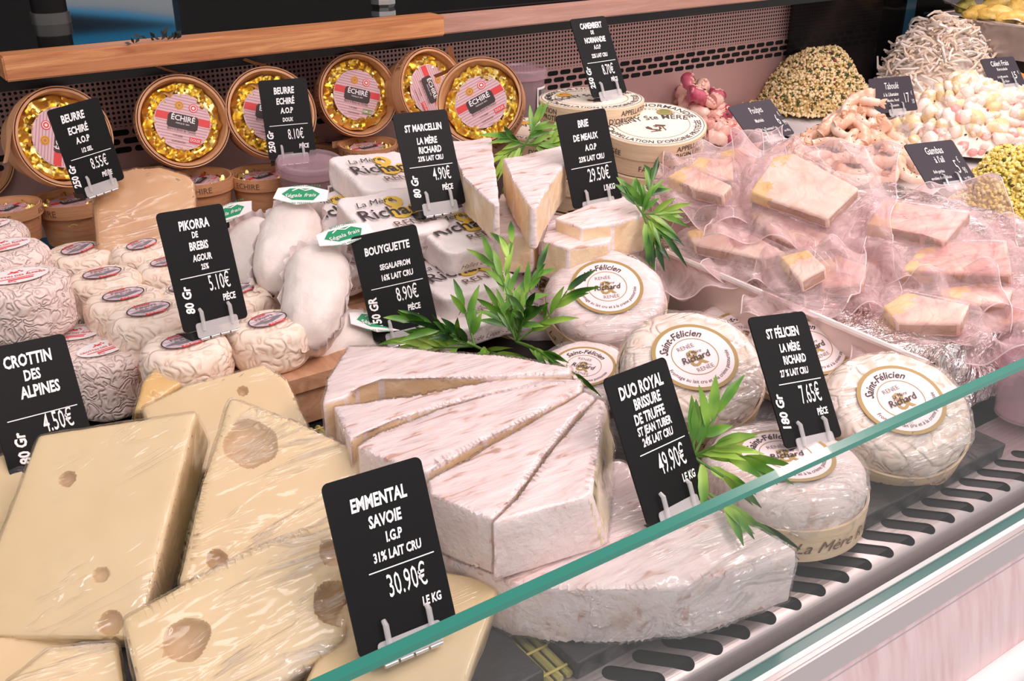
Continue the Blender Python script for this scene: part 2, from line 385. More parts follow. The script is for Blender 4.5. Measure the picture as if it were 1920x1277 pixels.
# ------------------------------------------------------------------ the case: deck, back wall, counter, front
def structure(name, mb, smooth=False): o = mb.build(name, None, smooth); o['kind'] = 'structure'; return o
WY = 1.18
structure('floor_deck', MB().box((1.0, .77, -.006), (3.4, .92, .008), DARKS))
def wallmat():
    n = N('perforated_back_steel'); tc = n.n('ShaderNodeTexCoord'); sp = n.n('ShaderNodeSeparateXYZ', i_0=tc.outputs['Object']); X, Z = sp.outputs[0], sp.outputs[2]
    P = .0056
    fx = n.math('SUBTRACT', n.math('FRACT', n.math('DIVIDE', X, P)), .5); fz = n.math('SUBTRACT', n.math('FRACT', n.math('DIVIDE', Z, P)), .5)
    r = n.math('SQRT', n.math('ADD', n.math('MULTIPLY', fx, fx), n.math('MULTIPLY', fz, fz)))
    hole = n.math('MULTIPLY', n.math('LESS_THAN', r, .30), n.math('GREATER_THAN', Z, .1155))
    zr = n.math('DIVIDE', n.math('SUBTRACT', Z, .0845), .0098); row = n.math('FLOOR', zr)
    sx = n.math('SUBTRACT', n.math('FRACT', n.math('ADD', n.math('DIVIDE', X, .0225), n.math('MULTIPLY', row, .5))), .5)
    ax = n.math('MAXIMUM', n.math('SUBTRACT', n.math('ABSOLUTE', n.math('MULTIPLY', sx, .0225)), .0062), 0)
    az = n.math('MULTIPLY', n.math('SUBTRACT', n.math('FRACT', zr), .5), .0098)
    d = n.math('SQRT', n.math('ADD', n.math('MULTIPLY', ax, ax), n.math('MULTIPLY', az, az)))
    slot = n.math('MULTIPLY', n.math('LESS_THAN', d, .0034), n.math('MULTIPLY', n.math('GREATER_THAN', row, -.5), n.math('LESS_THAN', row, 2.5)))
    seam = n.math('LESS_THAN', n.math('ABSOLUTE', n.math('SUBTRACT', X, 1.165)), .0006)
    m = n.math('MAXIMUM', n.math('MAXIMUM', hole, slot), n.math('MULTIPLY', seam, .6))
    c = n.mix(m, (.60, .38, .36), (.004, .004, .004)); ro = n.math('ADD', n.math('MULTIPLY', m, .5), .38)
    return n.done(n.princ(c, ro, n.math('MULTIPLY', n.math('SUBTRACT', 1, m), .35)))
structure('wall_back', MB().box((.55, WY+.004, .105), (2.15, .008, .20), wallmat()))
structure('wall_back_dark', MB().box((2.4, WY+.006, .22), (1.55, .008, .46), DPANEL))
DGL = clear('shade_tint_glass', (.46, .44, .45), (.03, .028, .03), .25, .1)  # wall shade and dark reflection put into the tint of an added pane
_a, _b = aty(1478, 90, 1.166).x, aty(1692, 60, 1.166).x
t = thing('shade_tint_panel', 'added glass panel tinted dark for shade and reflection before the perforated wall behind the tabbouleh', 'glass panel', Matrix.Translation(((_a+_b)/2, 1.168, .0)))
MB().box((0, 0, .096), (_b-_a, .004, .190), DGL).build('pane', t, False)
s_ = aty(1702, 40, WY-.002)
o = MB().box((s_.x, WY-.001, .17), (.030, .006, .30), BLUEP).build('blue_reflection_strip', None, False); tag(o, 'narrow blue strip painted as a reflection on the dark back panel behind the grated celery', 'panel')  # blue strip stands in for a reflection in the dark panel
for px, wd in ((1610, .05), (1455, .03)):
    q = aty(px, 80, WY)
# counter above the back row
t = thing('back_counter', 'black polished counter above the butter baskets with a dark front lip', 'counter', Matrix.Translation((.9, 1.3, .2)))
MB().box((0, .009, .017), (2.2, .446, .012), COUNTER).build('counter_top', t, False)
MB().box((0, -.206, -.003), (2.2, .012, .024), BLACK).build('front_lip', t, False)
def board(name, label, x0, x1, y, z0, z1, th, mat, joint=None):
    b = thing(name, label, 'wooden board', Matrix.Translation(((x0+x1)/2, y+th/2, z0)))
    bm = bmesh.new(); bmesh.ops.create_cube(bm, size=1)
    for v in bm.verts: v.co = Vector((v.co.x*(x1-x0), v.co.y*th, (v.co.z+.5)*(z1-z0)))
    bmesh.ops.bevel(bm, geom=bm.edges[:], offset=.0015, segments=2, affect='EDGES')
    me = bpy.data.meshes.new('plank'); bm.to_mesh(me); bm.free(); me.materials.append(mat); obj('plank', me, b)
    return b
bl = aty(2, 105, 1.05); br = aty(834, 50, 1.05)
board('oak_edge_board', 'oiled oak board along the counter edge above the butter baskets', bl.x, br.x, 1.05, .2005, .2235, .032, BOARD)
br2 = aty(836, 50, 1.08)
board('pinkish_edge_board', 'duller pinkish wooden board continuing right of the oak board', br.x+.0008, 1.9, 1.060, .2005, .2205, .022, BOARD2)  # wood itself duller and pinker than the oak board
# black appliance, feet, window and the blue car that mirror in the counter
p = atz(97, 42, .223)
t = thing('black_appliance', 'black round machine foot with a grey metal rim on the counter at top left', 'appliance', Matrix.Translation(p))
MB().lathe([(.0001, .0), (.021, .0), (.021, .012), (.0001, .012)], plain('grey_rim', (.12, .115, .11), .3, .5), 12).build('rim', t, True)
MB().lathe([(.0001, .012), (.0185, .012), (.0195, .10), (.0001, .10)], DPANEL, 32).build('leg', t)
p = atz(718, 12, .223)
t = thing('counter_foot', 'small silver octagonal foot on the black counter above the oak board', 'foot', Matrix.Translation(p))
MB().lathe([(.0001, 0), (.014, 0), (.016, .004), (.016, .010), (.012, .012), (.0001, .012)], STEEL, 8).build('metal_foot', t, True, 20)
MB().lathe([(.0001, .012), (.006, .012), (.006, .06), (.0001, .06)], BLACK, 16).build('post', t)
structure('wall_shop', MB().box((-.262, 1.62, .75), (1.2, .03, 1.2), DPANEL).box((1.973, 1.62, .75), (2.95, .03, 1.2), DPANEL))
t = thing('blue_car', 'blue car standing outside behind the counter, seen as a reflection above the oak board', 'car', Matrix.Translation((.9, 4.2, .9)))
mb = MB(); xs = np.linspace(-3, 3, 25)
prof = [(0, -.9), (-.15, -.5), (-.2, .0), (-.12, .25), (0, .3), (.12, .32), (.3, .36)]
vs = [(x, y+.1*(x/3)**2, z) for x in xs for y, z in prof]; R_ = len(prof)
mb.add(vs, [(i*R_+j, (i+1)*R_+j, (i+1)*R_+j+1, i*R_+j+1) for i in range(24) for j in range(R_-1)], BLUE); mb.build('car_body', t)
mb = MB(); mb.add([(x, y, z) for x in (-2.4, 2.2) for y, z in ((.1, .34), (.35, .8), (.8, .9))], [(0, 3, 4, 1), (1, 4, 5, 2)], CGLASS); mb.build('windscreen', t)
mb = MB(); mb.add([(x-.9, -.315, z-.9) for x, z in ((0, .3), (3, .3), (3, .622), (0, .622))], [(0, 1, 2, 3)], BLACK); mb.build('lower_sill', t, False)
mb = MB(); mb.add([(x-.9, -.32, z-.9) for x, z in ((0, .40), (2.4, .40), (2.4, .66), (1.2, .594), (1.0, .553), (.82, .528), (.5, .50))], [tuple(range(7))], CGLASS); mb.build('side_glass', t, False)
mb = MB(); mb.add([(x-.9, -.325, z-.9) for x, z in ((.5, .50), (.82, .528), (1.0, .553), (1.2, .594), (1.2, .612), (1.0, .575), (.82, .545), (.5, .52))], [(0, 1, 6, 7), (1, 2, 5, 6), (2, 3, 4, 5)], BLUE); mb.build('belt_line', t, False)

# front: grille, rail, glass, fascia
def grillemat():
    n = N('slotted_steel_grille'); tc = n.n('ShaderNodeTexCoord'); sp = n.n('ShaderNodeSeparateXYZ', i_0=tc.outputs['Object']); X, Y = sp.outputs[0], sp.outputs[1]
    # slanted slots: along (0.69,-0.72); pitch .0212 along x, middle row y=.2965
    yy = n.math('SUBTRACT', Y, .2972); xs_ = n.math('ADD', X, n.math('MULTIPLY', yy, .96))
    u = n.math('MULTIPLY', n.math('SUBTRACT', n.math('FRACT', n.math('DIVIDE', n.math('SUBTRACT', xs_, .5381-.0106), .0212)), .5), .0212)
    ux = n.math('MULTIPLY', u, .72); vy = n.math('MULTIPLY', yy, 1.388)
    uy = n.math('ADD', vy, n.math('MULTIPLY', u, -.69))
    ey = n.math('MAXIMUM', n.math('SUBTRACT', n.math('ABSOLUTE', uy), .0115), 0)
    d = n.math('SQRT', n.math('ADD', n.math('MULTIPLY', ux, ux), n.math('MULTIPLY', ey, ey)))
    m = n.math('LESS_THAN', d, .0053)
    br = n.noise(60, 4, 0, n.coords((.05, 6, 1)))
    st = n.princ((.60, .53, .53), .36, .8, n.bump(br, .0003))
    tr = n.n('ShaderNodeBsdfTransparent').outputs[0]
    return n.done(n.n('ShaderNodeMixShader', i_0=m, i_1=st, i_2=tr).outputs[0])
gm = grillemat()
t = thing('front_grille', 'slotted brushed steel air grille along the front of the case', 'grille', Matrix.Translation((.6, .30, 0)))
t.location = (0, 0, 0)
mb = MB(); pr = [(.345, .0), (.290, .0), (.2855, -.0006), (.2825, -.002), (.2805, -.005), (.2795, -.009), (.2785, -.016), (.278, -.03)]
mb.add([(x, y, z) for x in (-.4, 2.6) for y, z in pr], [(j, j+8, j+9, j+1) for j in range(7)], gm); mb.build('grille_plate', t)
MB().box((1.1, .318, -.0142), (3.0, .056, .026), plain('trough_black', (.006, .006, .006), .6)).build('air_trough', t, False)
t = thing('front_rail', 'white and grey metal rail holding the low front glass', 'rail', Matrix.Translation((1.1, .25, 0)))
for nm, y0, y1, z0, z1, m in (('upper_trim', .2625, .2655, -.02, .0055, WHT), ('seal_strip', .2562, .2625, -.02, .0045, TEAL), ('lower_trim', .253, .2562, -.02, .0045, WHT), ('rail_top', .250, .253, -.02, .004, GRIME), ('rail_face', .2485, .2500, -.016, .0035, GRIME), ('gap_filler', .252, .278, -.04, -.021, BLACK)):
    MB().box((0, (y0+y1)/2-.25, (z0+z1)/2), (3.0, y1-y0, z1-z0), m).build(nm, t, False)
t = thing('front_fascia', 'pinkish brushed fascia with a white bumper bar below the front rail', 'fascia', Matrix.Translation((1.1, .25, -.05)))
def fasmat():
    n = N('brushed_pink_metal'); b = n.noise(40, 5, 0, n.coords((3, .1, .4))); return n.done(n.princ(n.ramp(b, [(.3, (.66, .46, .47)), (.6, (.76, .60, .61))]), .3, .5, n.bump(b, .0006)))
mb = MB(); pr = [(.0, .032), (-.002, .024), (-.004, .02), (-.014, -.025), (-.0145, -.03)]
mb.add([(x, y, z) for x in (-1.5, 1.5) for y, z in pr], [(j, j+5, j+6, j+1) for j in range(4)], fasmat()); mb.build('brushed_panel', t)
MB().box((0, .001, .0245), (3.0, .004, .009), GRIME).build('shadow_gap', t, False)
MB().tube([(-1.5, -.018, -.041), (1.5, -.018, -.041)], .0115, WHT, 20).build('bumper_bar', t)
MB().tube([(-1.5, -.020, -.062), (1.5, -.020, -.062)], .008, WHT, 16).build('lower_bar', t)
mb = MB().box((0, -.01, -.12), (3.0, .02, .10), BLACK)
for i in range(60): mb.box((-.9+i*.02, -.0215, -.10), (.009, .003, .03), DARKS)
mb.build('vent_panel', t, False)
gl = aty(960, 1115, .2585); gz = gl.z
t = thing('front_glass', 'low clear glass pane along the front with a green polished top edge', 'glass pane', Matrix.Translation((1.1, .2585, .003)))
MB().box((0, 0, (gz-.0058)/2), (3.0, .005, gz-.0058), PANE).build('pane', t, False)
MB().box((0, 0, gz-.0042), (3.0, .0054, .0030), GEDGE).build('polished_edge', t, False)

# slate tiles, bamboo mat, risers
def slate(x0, x1, y0, y1, label, rot=0):
    cx, cy = (x0+x1)/2, (y0+y1)/2
    top = [Vector((cx, cy, .011)) + rotz(rot) @ Vector((sx*(x1-x0)/2, sy*(y1-y0)/2, 0)) for sx, sy in ((-1, -1), (1, -1), (1, 1), (-1, 1))]
    r = thing('slate_tile', label, 'slate tile', Matrix.Translation((cx, cy, .0)), 'slate tiles on the deck')
    bm_obj(slab(top, Vector((0, 0, -.012)), [SLATE], bevel=.0015, res=.02, amp=.001, freq=40), 'tile', [SLATE], r)
slate(.2575, .452, .312, .50, 'black slate tile under the truffled brie wheel', 0)
slate(.456, .645, .310, .50, 'black slate tile under the boxed round cheeses at the front', 0)
slate(.03, .2405, .318, .50, 'black slate tile under the yellow cheese wedges', 0)
slate(.70, .90, .318, .50, 'black slate tile right of the foil tray corner', 0)
t = thing('bamboo_mat', 'green bamboo slat mat lying under the cheese wedges', 'mat', Matrix.Translation((.105, .47, .0026)))
mb = MB()
for i in range(56): mb.tube([(-.18+i*.006, -.155, 0), (-.18+i*.006, .155, 0)], .0023, MATG, 6)
mb.build('slats', t)
mb = MB()
for k in range(18): mb.tube([(-.182, -.15+k*.0176, .0022), (.152, -.15+k*.0176, .0022)], .0009, MATT, 5)
mb.build('threads', t)
def riser(name, label, x0, x1, y0, y1, z, mat):
    r = thing(name, label, 'riser', Matrix.Translation(((x0+x1)/2, (y0+y1)/2, 0))); w_, d_ = x1-x0, y1-y0
    k = int(d_/.045); mb = MB()
    for i in range(k): mb.box((0, -d_/2+(i+.5)*d_/k, z-.006), (w_, d_/k-.005, .012), mat)
    mb.build('top_slats', r, False)
    for s in (-1, 1): MB().box((s*(w_/2-.008), 0, (z-.012)/2), (.016, d_-.01, z-.012), mat).build('side_board', r, False)
    MB().box((0, -d_/2+.012, (z-.012)/2), (w_-.034, .012, z-.014), mat).build('front_board', r, False)
riser('wooden_riser', 'slatted pine riser under the wrinkled round cheeses', .155, .30, .632, 1.0, .042, CRATE)
riser('wooden_riser', 'slatted pine riser under the paper wrapped cheeses', .312, .50, .68, .93, .022, CRATE)

# ------------------------------------------------------------------ price cards
def rrect(w, h, r, n=5):
    pts = []
    for cx, cy, a0 in ((w/2-r, h-r, 0), (-w/2+r, h-r, 90), (-w/2+r, r, 180), (w/2-r, r, 270)):
        for i in range(n+1): a = math.radians(a0+90*i/n); pts.append((cx+r*math.cos(a), cy+r*math.sin(a)))
    return pts
def plate(mb, outline, z0, z1, mat):
    n = len(outline); vs = [(x, y, z) for z in (z0, z1) for x, y in outline]
    return mb.add(vs, [tuple(range(n, 2*n)), tuple(range(n-1, -1, -1))]+[(i, (i+1) % n, n+(i+1) % n, n+i) for i in range(n)], mat)
CARDMESH = {}
def card(label, base, X, Y, lines, k=1.0, w_=.054, h_=.086, mat=None, landscape=False, group=None, back=True):
    base = CAM + (Vector(base)-CAM)*k; X = Vector(X).normalized(); Y = Vector(Y); Y = (Y-X*Y.dot(X)).normalized(); Z = X.cross(Y)
    M = mat4(base, Matrix((X, Y, Z)).transposed())
    t = thing('price_card', label, 'price card', M)
    w_, h_ = w_*k, h_*k
    plate(MB(), rrect(w_, h_, .0035*k), -.0005, .0005, mat or CARD).build('panel', t, False)
    mb = MB(); z = .0009
    for L in lines:
        s, cx, cy, h = L[:4]; kw = dict(L[4]) if len(L) > 4 else {}
        if s == '--':
            x0, x1 = cx; mb.add([((x0-.5)*w_, cy*h_-.0003, z), ((x1-.5)*w_, cy*h_-.0003, z), ((x1-.5)*w_, cy*h_+.0003, z), ((x0-.5)*w_, cy*h_+.0003, z)], [(0, 1, 2, 3)], CHALK); continue
        mw = kw.pop('mw', None); rot = kw.pop('rot', 0); kw.setdefault('bold', .036); kw.setdefault('xs', .66); kw.setdefault('shear', .12); h = h*(1.24 if mat is None and 'rot' not in (L[4] if len(L) > 4 else {}) and '€' not in s else 1.0)
        if s in ('PIÈCE', 'LE KG'): cy -= .022
        if mw: q = twidth(s, h=h*h_, **kw); kw['xs'] *= min(1.0, mw*w_/q) if not kw.get('force') else mw*w_/q
        mb.text(s, flat((cx-.5)*w_, cy*h_, z, rot), CHALK, h=h*h_, **kw)
    mb.build('lettering', t, False)
    # hinged clip: clear plate, two prongs, steel barrel, black foot behind
    cw = .035*k; ch = .011*k
    plate(MB(), [(x, y-ch*.55) for x, y in rrect(cw, ch, .002, 3)], .0011, .0017, CLEARP).build('clip_plate', t, False); clip = [c for c in t.children if c.name.startswith('clip_plate')][0]
    for s in (-1, 1):
        MB().tube([(s*cw*.34, -.001, .0022), (s*cw*.34, .005*k, .0031), (s*cw*.34, .0125*k, .0036), (s*cw*.34, .0148*k, .0018)], [.0013*k, .0015*k, .0015*k, .0012*k], CLEARP if not landscape else STEEL, 8).build('prong', clip)
    mb = MB()
    for i in range(4): a = -cw*.46+i*cw*.24; mb.tube([(a, -.0068*k, .0014), (a+cw*.2, -.0068*k, .0014)], .0012*k, STEEL, 10)
    mb.build('hinge', clip)
    if back: MB().box((-cw*.25, -.0035*k, -.012*k), (.024*k, .006*k, .020*k), BLACK).build('foot_block', clip, False)
    return t
P_ = dict(bold=-.006, xs=.50, shear=0)
def price(s, cx, cy, h, mw): return (s, cx, cy+.012, h*1.18, dict(bold=.004, xs=.48, shear=0, mw=mw))
card('black price card 30,90 per kilo clipped on the yellow cheese wedge', (.178, .345, .043), (1, 0, -.05), (.04, .44, .9), [
    ('EMMENTAL', .50, .80, .062, dict(mw=.78)), ('SAVOIE', .52, .685, .056), ('I.G.P', .57, .585, .048), ('31% LAIT CRU', .57, .49, .044, dict(mw=.62)),
    ('--', (.25, .92), .44, 0), price('30.90€', .60, .265, .115, .74), ('LE KG', .80, .185, .042)])
card('black price card 49,90 per kilo standing on the truffled brie wheel', (.352, .341, .052), (.99, .14, -.07), (-.01, .5, .86), [
    ('DUO ROYAL', .50, .83, .068, dict(mw=.78)), ('BRISSURE', .53, .735, .058, dict(mw=.62)), ('DE TRUFFE', .50, .64, .056, dict(mw=.62)), ('ST JEAN TUBER', .52, .565, .045, dict(mw=.66)), ('24% LAIT CRU', .52, .49, .044, dict(mw=.62)),
    ('--', (.18, .92), .445, 0), price('49.90€', .62, .26, .125, .70), ('LE KG', .80, .185, .045)])
card('black price card 7,65 standing on the flat boxed round cheese at the front', (.474, .346, .053), (.99, -.03, -.15), (.14, .61, .78), [
    ('ST FÉLICIEN', .50, .82, .060, dict(mw=.76)), ('LA MÈRE', .55, .705, .052), ('RICHARD', .57, .61, .052), ('27 % LAIT CRU', .50, .52, .042, dict(mw=.64)),
    ('--', (.18, .92), .465, 0), price('7.65€', .66, .285, .125, .54), ('180 Gr', .17, .27, .080, dict(rot=90, shear=.15, xs=.85)), ('PIÈCE', .78, .215, .042)])
card('black price card 5,10 standing on the wrinkled round cheese with oval label', (.205, .673, .082), (.96, .25, -.1), (.01, .34, .94), [
    ('PIKORRA', .50, .83, .062, dict(mw=.62)), ('DE', .48, .755, .042), ('BREBIS', .50, .655, .055, dict(mw=.5)), ('AGOUR', .51, .56, .045), ('25%', .52, .485, .038),
    ('--', (.12, .88), .44, 0), price('5.10€', .68, .285, .115, .52), ('80 Gr', .22, .26, .080, dict(rot=90, shear=.15, xs=.85)), ('PIÈCE', .78, .215, .045)])
card('black price card at the left edge in front of the tall wrinkled goat cheeses', (.071, .597, .043), (.97, .22, -.12), (.01, .45, .89), [
    ('CROTTIN', .52, .83, .070, dict(mw=.66)), ('DES', .52, .72, .062), ('ALPINES', .56, .60, .068, dict(mw=.62)),
    ('--', (.12, .92), .465, 0), price('4.50€', .66, .315, .12, .56), ('80 Gr', .26, .26, .080, dict(rot=90, shear=.15, xs=.85)), ('PIÈCE', .78, .225, .045)])
card('black price card 8,90 among the white oval loaf cheeses and the bamboo leaves', (.352, .657, .041), (.95, -.28, .11), (.01, .38, .93), [
    ('BOUYGUETTE', .50, .80, .060, dict(mw=.80)), ('SEGALAFROM', .56, .645, .042, dict(mw=.56)), ('16% LAIT CRU', .56, .545, .044, dict(mw=.56)),
    ('--', (.13, .92), .485, 0), price('8.90€', .64, .315, .115, .58), ('150 GR', .17, .27, .080, dict(rot=90, shear=.15, xs=.85)), ('PIÈCE', .70, .245, .044)])
card('black price card 4,90 standing on the white paper wrapped cheeses', (.438, .745, .109), (1, -.03, -.04), (.05, .43, .9), [
    ('ST MARCELLIN', .50, .80, .058, dict(mw=.82)), ('LA MÈRE', .52, .665, .055), ('RICHARD', .54, .57, .055), ('23% LAIT CRU', .52, .49, .042, dict(mw=.56)),
    ('--', (.10, .90), .435, 0), price('4.90€', .66, .27, .115, .54), ('80 Gr', .20, .24, .080, dict(rot=90, shear=.15, xs=.85)), ('PIÈCE', .72, .195, .046)])
card('black price card 29,50 per kilo standing on the brie wedges', (.581, .698, .098), (.99, -.1, .03), (0, .37, .93), [
    ('BRIE', .50, .84, .062), ('DE MEAUX', .50, .70, .056, dict(mw=.58)), ('A.O.P', .56, .585, .052), ('23% LAIT CRU', .54, .475, .046, dict(mw=.56)),
    ('--', (.10, .92), .42, 0), price('29.50€', .62, .24, .125, .66), ('LE KG', .78, .155, .048)])
card('dark price card 8,70 standing on the rear stack of round wooden boxes', (.715, .846, .157), (.99, .12, -.02), (-.03, .46, .89), [
    ('CAMEMBERT', .52, .86, .060, dict(mw=.78)), ('DE', .50, .785, .040), ('NORMANDIE', .52, .68, .056, dict(mw=.68)), ('A.O.P', .52, .595, .044), ('22% LAIT CRU', .52, .49, .040, dict(mw=.56)),
    ('--', (.12, .92), .43, 0), price('8.70€', .64, .25, .115, .54), ('250 Gr', .15, .25, .080, dict(rot=90, shear=.15, xs=.85)), ('PIÈCE', .74, .19, .042)], .985)
card('black price card 8,10 in front of the butter baskets, upright behind the jam tub', (.432, 1.054, .085), (.99, -.14, -.02), (.05, .26, .96), [
    ('BEURRE', .50, .82, .068, dict(mw=.56)), ('ECHIRÉ', .50, .69, .064, dict(mw=.44)), ('A.O.P', .50, .575, .058), ('DOUX', .50, .47, .040),
    ('--', (.10, .90), .425, 0), price('8.10€', .62, .23, .115, .46), ('250 Gr', .15, .23, .080, dict(rot=90, shear=.15, xs=.85)), ('PIÈCE', .76, .14, .046)], .94)
card('black price card 8,55 leaning before the butter basket at far left', (.226, 1.067, .084), (.97, .22, .1), (-.13, .1, .99), [
    ('BEURRE', .42, .82, .072, dict(mw=.58)), ('ECHIRÉ', .44, .675, .066, dict(mw=.46)), ('A.O.P', .46, .555, .060), ('1/2 SEL', .48, .445, .042),
    ('--', (.12, .92), .395, 0), price('8.55€', .62, .215, .115, .50), ('250 Gr', .14, .21, .080, dict(rot=90, shear=.15, xs=.85)), ('PIÈCE', .70, .13, .046)], .87)
LS = dict(w_=.086, h_=.058, mat=CARDP, landscape=True)
sc_ = dict(shear=.2, bold=.006)
card('grey landscape price card 6,99 between the octopus salad and the prawns', (.991, .85, .069), (1, .09, -.02), (-.05, .77, .63), [
    ('Poulpes', .52, .70, .18, dict(xs=.55, bold=0)), ('Marinés', .44, .46, .10, dict(sc_)), ("à l'huile de Tournesol", .42, .22, .085, dict(sc_, mw=.66)), ('6', .84, .30, .30, dict(P_)), ('€', .94, .52, .12, dict(P_)), ('99', .95, .26, .15, dict(P_)), ('Les 100 g', .88, .1, .06, dict(sc_))], **LS)
card('grey landscape price card 17,50 between the tabbouleh and the potato salad', (1.436, .986, .019), (.98, -.2, -.01), (.11, .51, .85), [
    ('Taboulé', .50, .66, .20, dict(xs=.55, bold=0)), ('à la Libanaise', .44, .46, .11, dict(sc_, mw=.52)), ('Menthe, Persil', .46, .30, .08, dict(sc_, mw=.36)), ('et Coriandre', .46, .16, .07, dict(sc_, mw=.3)), ('17', .80, .24, .30, dict(P_)), ('€', .93, .45, .11, dict(P_)), ('50', .93, .2, .13, dict(P_))], k=.82, **LS)
card('grey landscape price card 5,90 in front of the prawns and potato salad', (1.015, .611, .063), (1, -.04, -.07), (.07, .75, .66), [
    ('Gambas', .50, .72, .17, dict(bold=.01, xs=.7)), ("à l'ail", .50, .52, .15, dict(bold=.01, xs=.7)), ('Belle gambas', .36, .30, .07, dict(sc_, mw=.34)), ("enrobées d'une délicate", .34, .16, .07, dict(sc_, mw=.52)), ('5', .77, .24, .32, dict(P_)), ('€', .86, .47, .14, dict(P_)), ('90', .88, .22, .15, dict(P_)), ('Les 100 g', .84, .09, .06, dict(sc_))], **LS)
cb = aty(1893, 163, .82)
card('dark landscape price card 15 behind the potato salad, before the grated celery', cb, (.98, -.2, 0), (.13, .67, .73), [
    ('Céleri Frais', .50, .72, .18, dict(bold=.012, xs=.6, mw=.66)), ('Rémoulade', .50, .56, .10, dict(sc_, mw=.4)), ('à la Moutarde', .42, .32, .08, dict(sc_, mw=.4)), ('de Dijon', .46, .16, .08, dict(sc_)), ('15', .78, .26, .24, dict(bold=.01, xs=.6)), ('€', .92, .4, .11, dict(P_))], k=.97, w_=.066, h_=.050, mat=CARDP, landscape=True)

# ------------------------------------------------------------------ butter baskets
def crumple_disc(r, z, h, mat, seed, n=84, rings=20):
    mb = MB(); vs = [(0, 0, z+h)]; o = Vector((seed*5, 3, 1))
    for j in range(1, rings+1):
        rr = r*j/rings
        for i in range(n):
            a = 2*PI*i/n; q = Vector((math.cos(a)*4.2, math.sin(a)*4.2, j*.22))
            w3 = Vector((math.cos(a)*rr*95, math.sin(a)*rr*95, 0)); pl = abs(noise.noise(q*.8+o))*.010 + abs(noise.noise(w3+o))*.017 + abs(noise.noise(w3*2.3+o))*.0018
            k = max(0, min(1, (j/rings-.50)/.2)); zz = z+h*(1-(j/rings)**3)+(pl-.004)*k
            if j == rings: zz -= .012
            rj = rr*(1+.06*k*noise.noise(w3*.8+o)); vs.append((rj*math.cos(a), rj*math.sin(a), zz))
    fs = [(0, 1+i, 1+(i+1) % n) for i in range(n)]
    for j in range(rings-1): fs += [(1+j*n+i, 1+(j+1)*n+i, 1+(j+1)*n+(i+1) % n, 1+j*n+(i+1) % n) for i in range(n)]
    mb.add(vs, fs, mat); return mb
def butter_label(mb, R, z, kind):
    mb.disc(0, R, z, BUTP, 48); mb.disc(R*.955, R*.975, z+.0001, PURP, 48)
    y = -R*.94
    while y < R*.9:
        xw = math.sqrt(max(0, R*R*.9-y*y))
        mb.add([(-xw, y, z+.0001), (xw, y, z+.0001), (xw, y+R*.034, z+.0001), (-xw, y+R*.034, z+.0001)], [(0, 1, 2, 3)], MAUVE)
        y += R*.105
    for s in (-1, 1):
        mb.add([(s*R*.50, -.02*R, z+.0003), (s*R*.97, -.02*R, z+.0003), (s*R*.95, .24*R, z+.0003), (s*R*.50, .24*R, z+.0003)], [(0, 1, 2, 3) if s > 0 else (3, 2, 1, 0)], REDP)
    o = [(x*R*1.08, (y-.14)*R*1.0+R*.08) for x, y in ((-.5, -.12), (-.44, -.20), (.44, -.20), (.5, -.12), (.5, .22), (.44, .32), (-.44, .32), (-.5, .22))]
    mb.add([(x, y, z+.0005) for x, y in o], [tuple(range(8))], INK)
    mb.text('ÉCHIRÉ', flat(0, .02*R, z+.0008), WPAPER, h=R*.20, bold=.02, xs=.95)
    mb.text('MARQUE 1894', flat(0, -.10*R, z+.0008), WPAPER, h=R*.055)
    for cx, c1, c2 in ((-.20, ORNG, GOLDP), (.30, REDP, WPAPER)):
        mb.disc(0, R*.155, z+.0004, c1, 24, cx=cx*R, cy=.56*R); mb.disc(R*.10, R*.125, z+.0006, c2, 24, cx=cx*R, cy=.56*R); mb.disc(0, R*.05, z+.0006, c2, 16, cx=cx*R, cy=.56*R)
    mb.text('Beurre de Baratte des Charentes', flat(0, -.36*R, z+.0005), BINK, h=R*.10, shear=.25, xs=.55)
    mb.text('F-79.24085', flat(-.1*R, -.56*R, z+.0005), BINK, h=R*.07, xs=.8); mb.text('CLUB 05/06/2024', flat(-.05*R, -.76*R, z+.0005), BINK, h=R*.07, xs=.7)
    c = (REDP, 'DOUX') if kind == 'doux' else (OLV, 'DEMI-SEL')
    mb.box((.52*R, -.58*R, z+.0002), (R*.42, R*.2, .0004), c[0]); mb.text(c[1], flat(.52*R, -.63*R, z+.0008), WPAPER, h=R*.11, bold=.01, xs=.8)
def basket(kind):
    """local frame: opening faces +z, rim centre at the origin, rim radius .0475"""
    t = thing('butter_basket', '-', 'butter basket', Matrix(), 'butter in wooden baskets')
    R, r, H = .0475, .039, .058
    mb = MB(); mb.lathe([(.0001, -H+.002), (r, -H+.002), (r, -H), (R-.0008, 0), (R-.0032, 0), (r-.002, -H+.004), (.0001, -H+.004)], BASK, 56)
    bkt = mb.build('bucket', t)
    mb = MB(); mb.lathe([(R+.0002, -.0005), (R+.0014, .0002), (R+.0011, -.017), (R-.0014, -.0172)], BASK, 56)
    mb.text('ECHIRE', around(R+.0016, 200, -.0125), BINK, h=.0085, bold=.0)
    mb.text('ECHIRE', around(R+.0016, -60, -.0125), BINK, h=.0085, bold=.0)
    mb.build('rim_band', bkt)
    MB().add([(R*math.cos(a)*k, R*math.sin(a)*k, z) for a, k in ((1.5, 1.02), (1.75, 1.06), (2.0, 1.16), (2.15, 1.30)) for z in (-.001, -.012)], [(0, 2, 3, 1), (2, 4, 5, 3), (4, 6, 7, 5)], BASK).build('veneer_tail', bkt)
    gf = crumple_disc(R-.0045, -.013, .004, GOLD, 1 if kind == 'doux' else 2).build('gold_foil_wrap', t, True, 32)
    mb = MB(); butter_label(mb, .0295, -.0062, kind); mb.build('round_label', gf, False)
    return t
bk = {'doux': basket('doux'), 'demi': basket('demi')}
bk_used = set()
